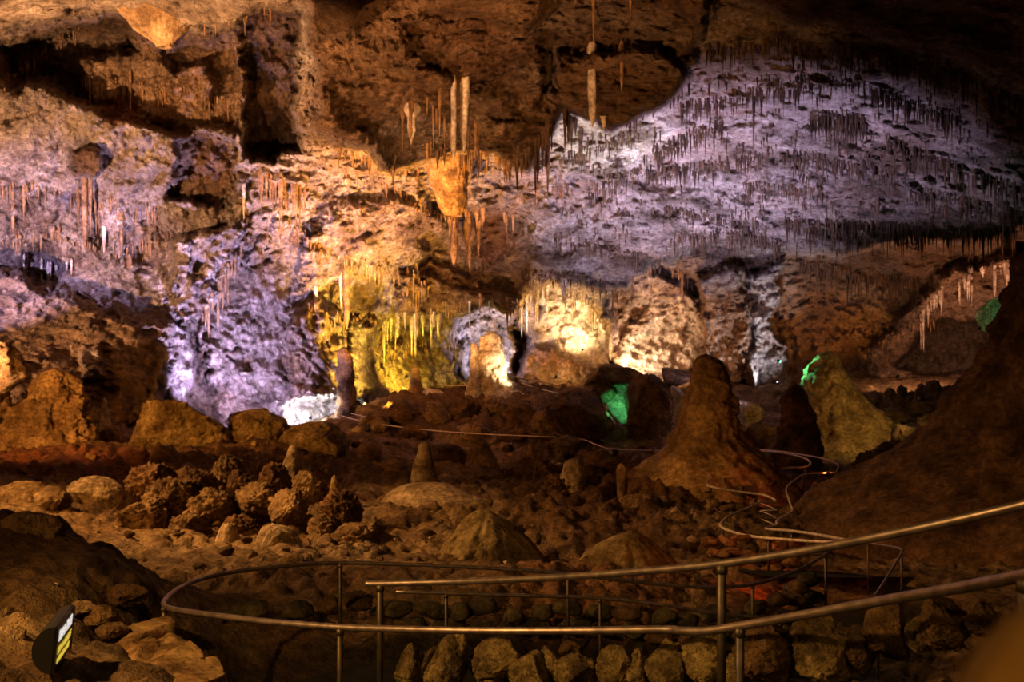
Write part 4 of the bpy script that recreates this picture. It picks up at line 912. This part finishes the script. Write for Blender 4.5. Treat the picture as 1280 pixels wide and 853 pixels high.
def hang(px, py, L, W, mat, label, group, k=None, cat='stalactite'):
    ys_ = np.linspace(py - 2, py + L * .9, 8)
    r0 = float(shellY(px, py)); Y = max(float(min(shellY(np.full(8, px), ys_))), r0 - .45) + .12
    s = Y / F; p = P(px, py - 3, Y)
    o = bpy.data.objects.new('stalactite', SM[mat, int(sr.randint(6)) if k is None else k]); COL.objects.link(o)
    o.location = p; o.scale = (W * s / 2 * 1.15, W * s / 2 * 1.15, (L + 3) * s); o.rotation_euler = (0, 0, sr.uniform(0, 6.28))
    return tag(o, label, cat, group)
def along(pl, n, jitter=3):
    pl = np.array(pl, float); d = np.concatenate([[0], np.cumsum(np.hypot(*np.diff(pl, axis=0).T))]); 
    t = np.sort(sr.uniform(0, d[-1], n)); return np.column_stack([np.interp(t, d, pl[:, 0]), np.interp(t, d, pl[:, 1])]) + sr.uniform(-jitter, jitter, (n, 2)) * np.array([.3, 1])
def row(pl, n, Lr, Wr, mat, label, group, jitter=3):
    for a, b in along(pl, n, jitter):
        hang(a, b, Lr[0] * .7 + (Lr[1] * 1.1 - Lr[0] * .7) * sr.rand() ** 1.7, sr.uniform(*Wr) * .8, mat, label, group)
one = [  # px, py, length, width, material, label, shape
 (740, 62, 98, 15, 'pale', 'thick pale stalactite hanging from the dark overhang', 1), (742, 0, 66, 5, 'brown', 'long thin brown stalactite above the thick pale one', 0),
 (755, 148, 16, 10, 'pale', 'stubby pale stalactite right of the thick pale one', 0), (685, 178, 76, 6, 'dark', 'long black needle stalactite below the dark curtain', 0),
 (788, 0, 40, 3, 'brown', 'thin brown stalactite on the black ceiling', 0), (777, 60, 60, 8, 'brown', 'crooked brown stalactite in the dark overhang', 3),
 (581, 100, 92, 15, 'pale', 'long pale fluted column hanging from the centre overhang', 1), (567, 105, 96, 10, 'pale', 'long tan fluted column beside the pale one', 1), (515, 133, 48, 20, 'pale', 'short pale fan of dripstone left of the long columns', 3),
 (550, 112, 60, 6, 'brown', 'brown dripstone rib left of the long columns', 0), (595, 150, 50, 6, 'brown', 'brown dripstone rib right of the long columns', 0),
 (433, 338, 74, 11, 'brown', 'violet grey column hanging in front of the yellow wall', 1), (395, 362, 36, 6, 'pale', 'small violet grey stalactite at the edge of the yellow wall', 0), (426, 345, 40, 5, 'pale', 'thin companion beside the violet grey column', 0),
 (106, 224, 92, 10, 'brown', 'long tan column below the round rock knob', 1), (113, 228, 60, 6, 'brown', 'thin brown stalactite beside the long tan column', 0), (98, 240, 44, 6, 'brown', 'short brown stalactite left of the long tan column', 0), (120, 245, 50, 4, 'brown', 'needle stalactite right of the long tan column', 0),
 (16, 232, 60, 6, 'brown', 'tan straight stalactite at the lavender left wall', 1), (30, 240, 40, 5, 'brown', 'brown stalactite beside the tan straight one on the left wall', 0), (152, 268, 56, 7, 'brown', 'brown stalactite with a fringed tip on the left wall', 3), (130, 285, 40, 6, 'pale', 'white stalactite near the fringed one on the left wall', 0), (162, 325, 32, 8, 'brown', 'curved short stalactite in the lavender light', 2), (163, 95, 88, 3, 'brown', 'very long thin dripstone streak on the stained wall', 0), (305, 235, 50, 5, 'pale', 'pale thin stalactite left of the red fringe', 0),
 (568, 276, 56, 14, 'brown', 'pink column hanging in the centre alcove', 1), (586, 274, 66, 16, 'brown', 'wide pink column flowing down in the centre alcove', 2), (598, 278, 46, 8, 'brown', 'brown rib beside the wide pink column', 0),
 (520, 336, 80, 6, 'brown', 'long brown stalactite over the yellow recess', 0), (600, 372, 22, 4, 'brown', 'icicle at the mouth of the violet grotto', 0), (587, 378, 40, 3, 'pale', 'needle left of the violet grotto', 0), (612, 378, 16, 4, 'pale', 'short white icicle over the tall centre stalagmite', 0), (634, 380, 40, 4, 'brown', 'brown icicle right of the tall centre stalagmite', 0),
 (942, 120, 70, 4, 'dark', 'long black stalactite on the violet ceiling', 0), (960, 12, 22, 6, 'brown', 'brown stalactite under the dark roof lip', 0), (763, 420, 30, 6, 'pale', 'violet column right of the arched grotto', 1), (1097, 250, 40, 5, 'dark', 'dark needle over the right wall', 0), (1212, 343, 36, 6, 'pale', 'pale stalactite at the top of the right recess', 0)]
for a, b, L, W, m, lab, k in one: hang(a, b, L, W, m, lab, None, {0: 0, 1: 2, 2: 3, 3: 5}[k])
row([(530, 178), (560, 195), (600, 190), (640, 205)], 26, (12, 34), (4, 8), 'brown', 'brown stalactite in the fringe around the hanging rock pendant', 'centre fringe')
row([(500, 135), (530, 120), (560, 150), (600, 165)], 14, (24, 60), (4, 8), 'brown', 'brown dripstone rib in the drapery of the centre overhang', 'overhang drapery')
row([(645, 200), (668, 180), (690, 150), (705, 135), (720, 150), (728, 165)], 34, (26, 62), (4, 8), 'dark', 'dark stalactite in the black curtain right of the pendant', 'black curtain')
row([(725, 168), (770, 165), (835, 132), (862, 105)], 20, (8, 26), (3, 5), 'dark', 'short dark icicle under the edge of the centre overhang', 'overhang edge icicles')
row([(400, 180), (440, 190), (500, 215), (530, 212)], 18, (10, 26), (3, 6), 'brown', 'small brown icicle along the amber lit overhang edge', 'amber edge icicles')
row([(250, 398), (270, 362), (288, 330), (302, 306)], 17, (26, 52), (4, 8), 'brown', 'brown stalactite in the diagonal row on the lavender wall', 'diagonal row')
row([(322, 218), (350, 225), (382, 238)], 18, (30, 62), (4, 8), 'brown', 'reddish brown stalactite in the thick fringe on the pink wall', 'red fringe')
row([(478, 408), (500, 396), (530, 392), (560, 400)], 26, (20, 52), (4, 8), 'pale', 'yellow lit icicle over the yellow recess', 'yellow icicles')
row([(560, 272), (600, 262), (650, 270)], 12, (16, 56), (4, 9), 'brown', 'rust brown dripstone rib in the centre alcove', 'alcove ribs')
row([(500, 340), (520, 350), (545, 370), (560, 385)], 10, (16, 50), (3, 6), 'brown', 'brown icicle on the mustard wall above the yellow recess', 'mustard icicles')
row([(645, 385), (668, 362), (700, 352), (728, 366), (750, 400)], 38, (12, 44), (3, 6), 'pale', 'golden lit icicle under the arch of the grotto', 'arch icicles')
row([(764, 372), (800, 338), (850, 340), (880, 365)], 18, (8, 30), (3, 5), 'brown', 'orange brown icicle over the pitted alcove', 'alcove icicles')
row([(1150, 398), (1180, 360), (1230, 338), (1262, 330)], 26, (14, 44), (4, 8), 'pale', 'dull pink stalactite in the right recess', 'recess stalactites')
row([(30, 320), (60, 335), (90, 330)], 12, (16, 40), (3, 5), 'pale', 'thin lavender icicle in the left wall hollow', 'left hollow icicles')
row([(255, 30), (275, 32), (292, 28), (345, 8), (356, 6)], 9, (12, 30), (3, 5), 'brown', 'small tan icicle under the near ceiling lip', 'near lip icicles')
# dense small icicles on the sloping right ceiling: more than can be counted
ledges = [([(850, 132), (930, 118), (1000, 108)], 60, (10, 34)), ([(815, 190), (870, 165), (905, 152)], 50, (8, 36)), ([(800, 218), (900, 205), (960, 190)], 60, (8, 26)), ([(1012, 142), (1045, 146), (1082, 150)], 70, (20, 44)), ([(960, 102), (1080, 96)], 40, (10, 30)), ([(1080, 110), (1200, 150)], 60, (12, 40)), ([(1110, 175), (1200, 210), (1290, 240)], 90, (12, 40)), ([(735, 240), (790, 214), (850, 210)], 40, (8, 30)), ([(930, 232), (1030, 240)], 50, (6, 20)), ([(830, 262), (960, 282)], 50, (6, 18)), ([(980, 278), (1120, 285), (1270, 290)], 170, (12, 40)), ([(700, 200), (740, 185), (800, 165)], 40, (6, 22)), ([(840, 300), (900, 290), (980, 305)], 60, (8, 28)), ([(1060, 60), (1180, 80), (1280, 130)], 70, (12, 50)), ([(880, 60), (960, 50), (1060, 70)], 60, (12, 40)), ([(1140, 240), (1200, 250), (1280, 270)], 60, (10, 36)), ([(980, 190), (1060, 205), (1120, 215)], 60, (8, 30)), ([(690, 300), (760, 310), (830, 330)], 40, (6, 20)), ([(650, 345), (720, 345), (770, 365)], 40, (6, 16)), ([(1000, 330), (1080, 345), (1150, 350)], 60, (10, 40))]
AV = []; AQ = []; AT = []; cntv = 0
RM = [stal_mesh('s', 950 + k, 6, 5, kind=(0, 0, 2)[k]) for k in range(3)]
def stuffrow(pl, n, Lr, jit=7):
    global cntv
    for a, b in along(pl, n, jit):
        L = sr.uniform(*Lr) * (.4 + .6 * sr.rand()); W = sr.uniform(1.6, 3.8)
        Y = max(float(min(shellY(np.full(6, a), np.linspace(b - 2, b + L * .8, 6)))), float(shellY(a, b)) - .3) + .08; s = Y / F; p = P(a, b - 2, Y)
        V, q, t = RM[sr.randint(3)]
        AV.append(V * np.array([W * s / 2, W * s / 2, (L + 2) * s]) + np.array(p)); AQ.append(q + cntv); AT.append(t + cntv); cntv += len(V)
for pl, n, Lr in ledges: stuffrow(pl, n * 2, (Lr[0], Lr[1] * 1.15))
for _ in range(420):
    a = sr.uniform(700, 1280); b = sr.uniform(60, 320)
    if b < np.interp(a, [700, 860, 940, 1280], [225, 125, 40, 95]): continue
    stuffrow([(a, b), (a + 14, b + sr.uniform(-4, 6))], 2, (5, 22), 3)
ceil_ob = bpy.data.objects['ceiling']
o = ob('icicle_fringe', mesh_np('icicle_fringe', np.concatenate(AV), np.concatenate(AQ), np.concatenate(AT)), M_stal_dark, ceil_ob); tag(o, 'countless small brown icicles fringing the sloping ceiling', kind='stuff')
AV = []; AQ = []; AT = []; cntv = 0
for pl, n, Lr in [([(0, 230), (60, 235), (130, 255), (200, 260)], 60, (10, 40)), ([(0, 300), (60, 290), (140, 310), (210, 300)], 60, (8, 30)), ([(400, 205), (480, 235), (560, 275)], 50, (6, 20)), ([(390, 310), (440, 330), (500, 345)], 50, (8, 28)), ([(380, 385), (420, 395), (470, 405)], 40, (8, 26)), ([(100, 100), (200, 110), (300, 130)], 50, (10, 40)), ([(300, 300), (350, 290), (400, 300)], 30, (6, 20)), ([(0, 110), (60, 60), (100, 40)], 40, (8, 24)), ([(640, 250), (700, 235), (760, 225)], 30, (6, 20)), ([(560, 385), (620, 378), (650, 385)], 24, (6, 16)), ([(455, 440), (500, 440), (570, 430)], 40, (6, 24)), ([(1090, 440), (1130, 410), (1180, 400)], 30, (6, 20))]:
    stuffrow(pl, n, Lr)
o = ob('icicle_fringe', mesh_np('icicle_fringe', np.concatenate(AV), np.concatenate(AQ), np.concatenate(AT)), M_stal_brown, bpy.data.objects['wall_left']); tag(o, 'countless small brown icicles on the wall ledges', kind='stuff')

# hanging rock pendant in the centre
Yp = float(shellY(558, 200)) - .5
rows = [(182, 528, 590), (196, 529, 588), (215, 535, 585), (235, 541, 584), (252, 546, 584), (262, 549, 583), (268, 556, 578)]
o = cone('rock_pendant', rows, Yp, M_stal_brown, 'big blunt rock pendant hanging from the centre overhang', 'rock', seed=44, rough=.07, flute=.10, down=.1, depth=.8)

cone('rock_pendant', [(2, 140, 250), (22, 158, 240), (36, 168, 232), (48, 184, 222), (57, 198, 213)], float(shellY(200, 12)) + .9, M_mite, 'tan blunt rock lobe hanging from the near ceiling lip', 'rock', seed=45, rough=.10, flute=.10, down=.1, depth=.7)
# ------------------------------------------------------------------ floodlights (fixture and its own light)
lens_cache = {}
def lamp(label, at, to, watts, colr, cone_deg, blend, rad):
    p = Vector(at[1:]) if at[0] == 'w' else P(at[0], at[1], at[2] if at[2] > 0 else float(shellY(at[0], at[1])) + at[2]); q = P(*to)
    if at[0] != 'w': p.z = max(p.z, FZ(p.x, p.y) + .35)
    d = (q - p).normalized()
    root = empty('floodlight', p, label, 'lamp')
    rot = d.to_track_quat('-Z', 'Y'); root.rotation_euler = rot.to_euler()
    s = max(.06, min(.16, rad)) * (1.0 if p.y > 12 else .5)
    hs = ob('housing', tube_mesh('housing', [(0, 0, s * 2.2), (0, 0, s * 1.2), (0, 0, 0)], s, 14), M_black, root)
    key = tuple(colr)
    if key not in lens_cache: lens_cache[key] = plain('lamp_lens', tuple(c * .8 for c in colr), .3, colr, 6)
    ob('lens', tube_mesh('lens', [(0, 0, .0), (0, 0, -.01), (0, 0, -.015)], s * .85, 14), lens_cache[key], hs)
    ob('bracket', tube_mesh('bracket', [(-s * 1.15, 0, s), (-s * 1.15, -s * 1.6, s), (0, -s * 1.9, s), (s * 1.15, -s * 1.6, s), (s * 1.15, 0, s)], s * .12, 6), M_post, root)
    ld = bpy.data.lights.new('floodlight_beam', 'SPOT'); ld.energy = watts; ld.color = colr; ld.spot_size = math.radians(cone_deg); ld.spot_blend = blend; ld.shadow_soft_size = rad
    lo = bpy.data.objects.new('floodlight_beam', ld); COL.objects.link(lo); lo.parent = root; lo.location = (0, 0, -.05 - rad * .5)
for a in LAMPS: lamp(*a)
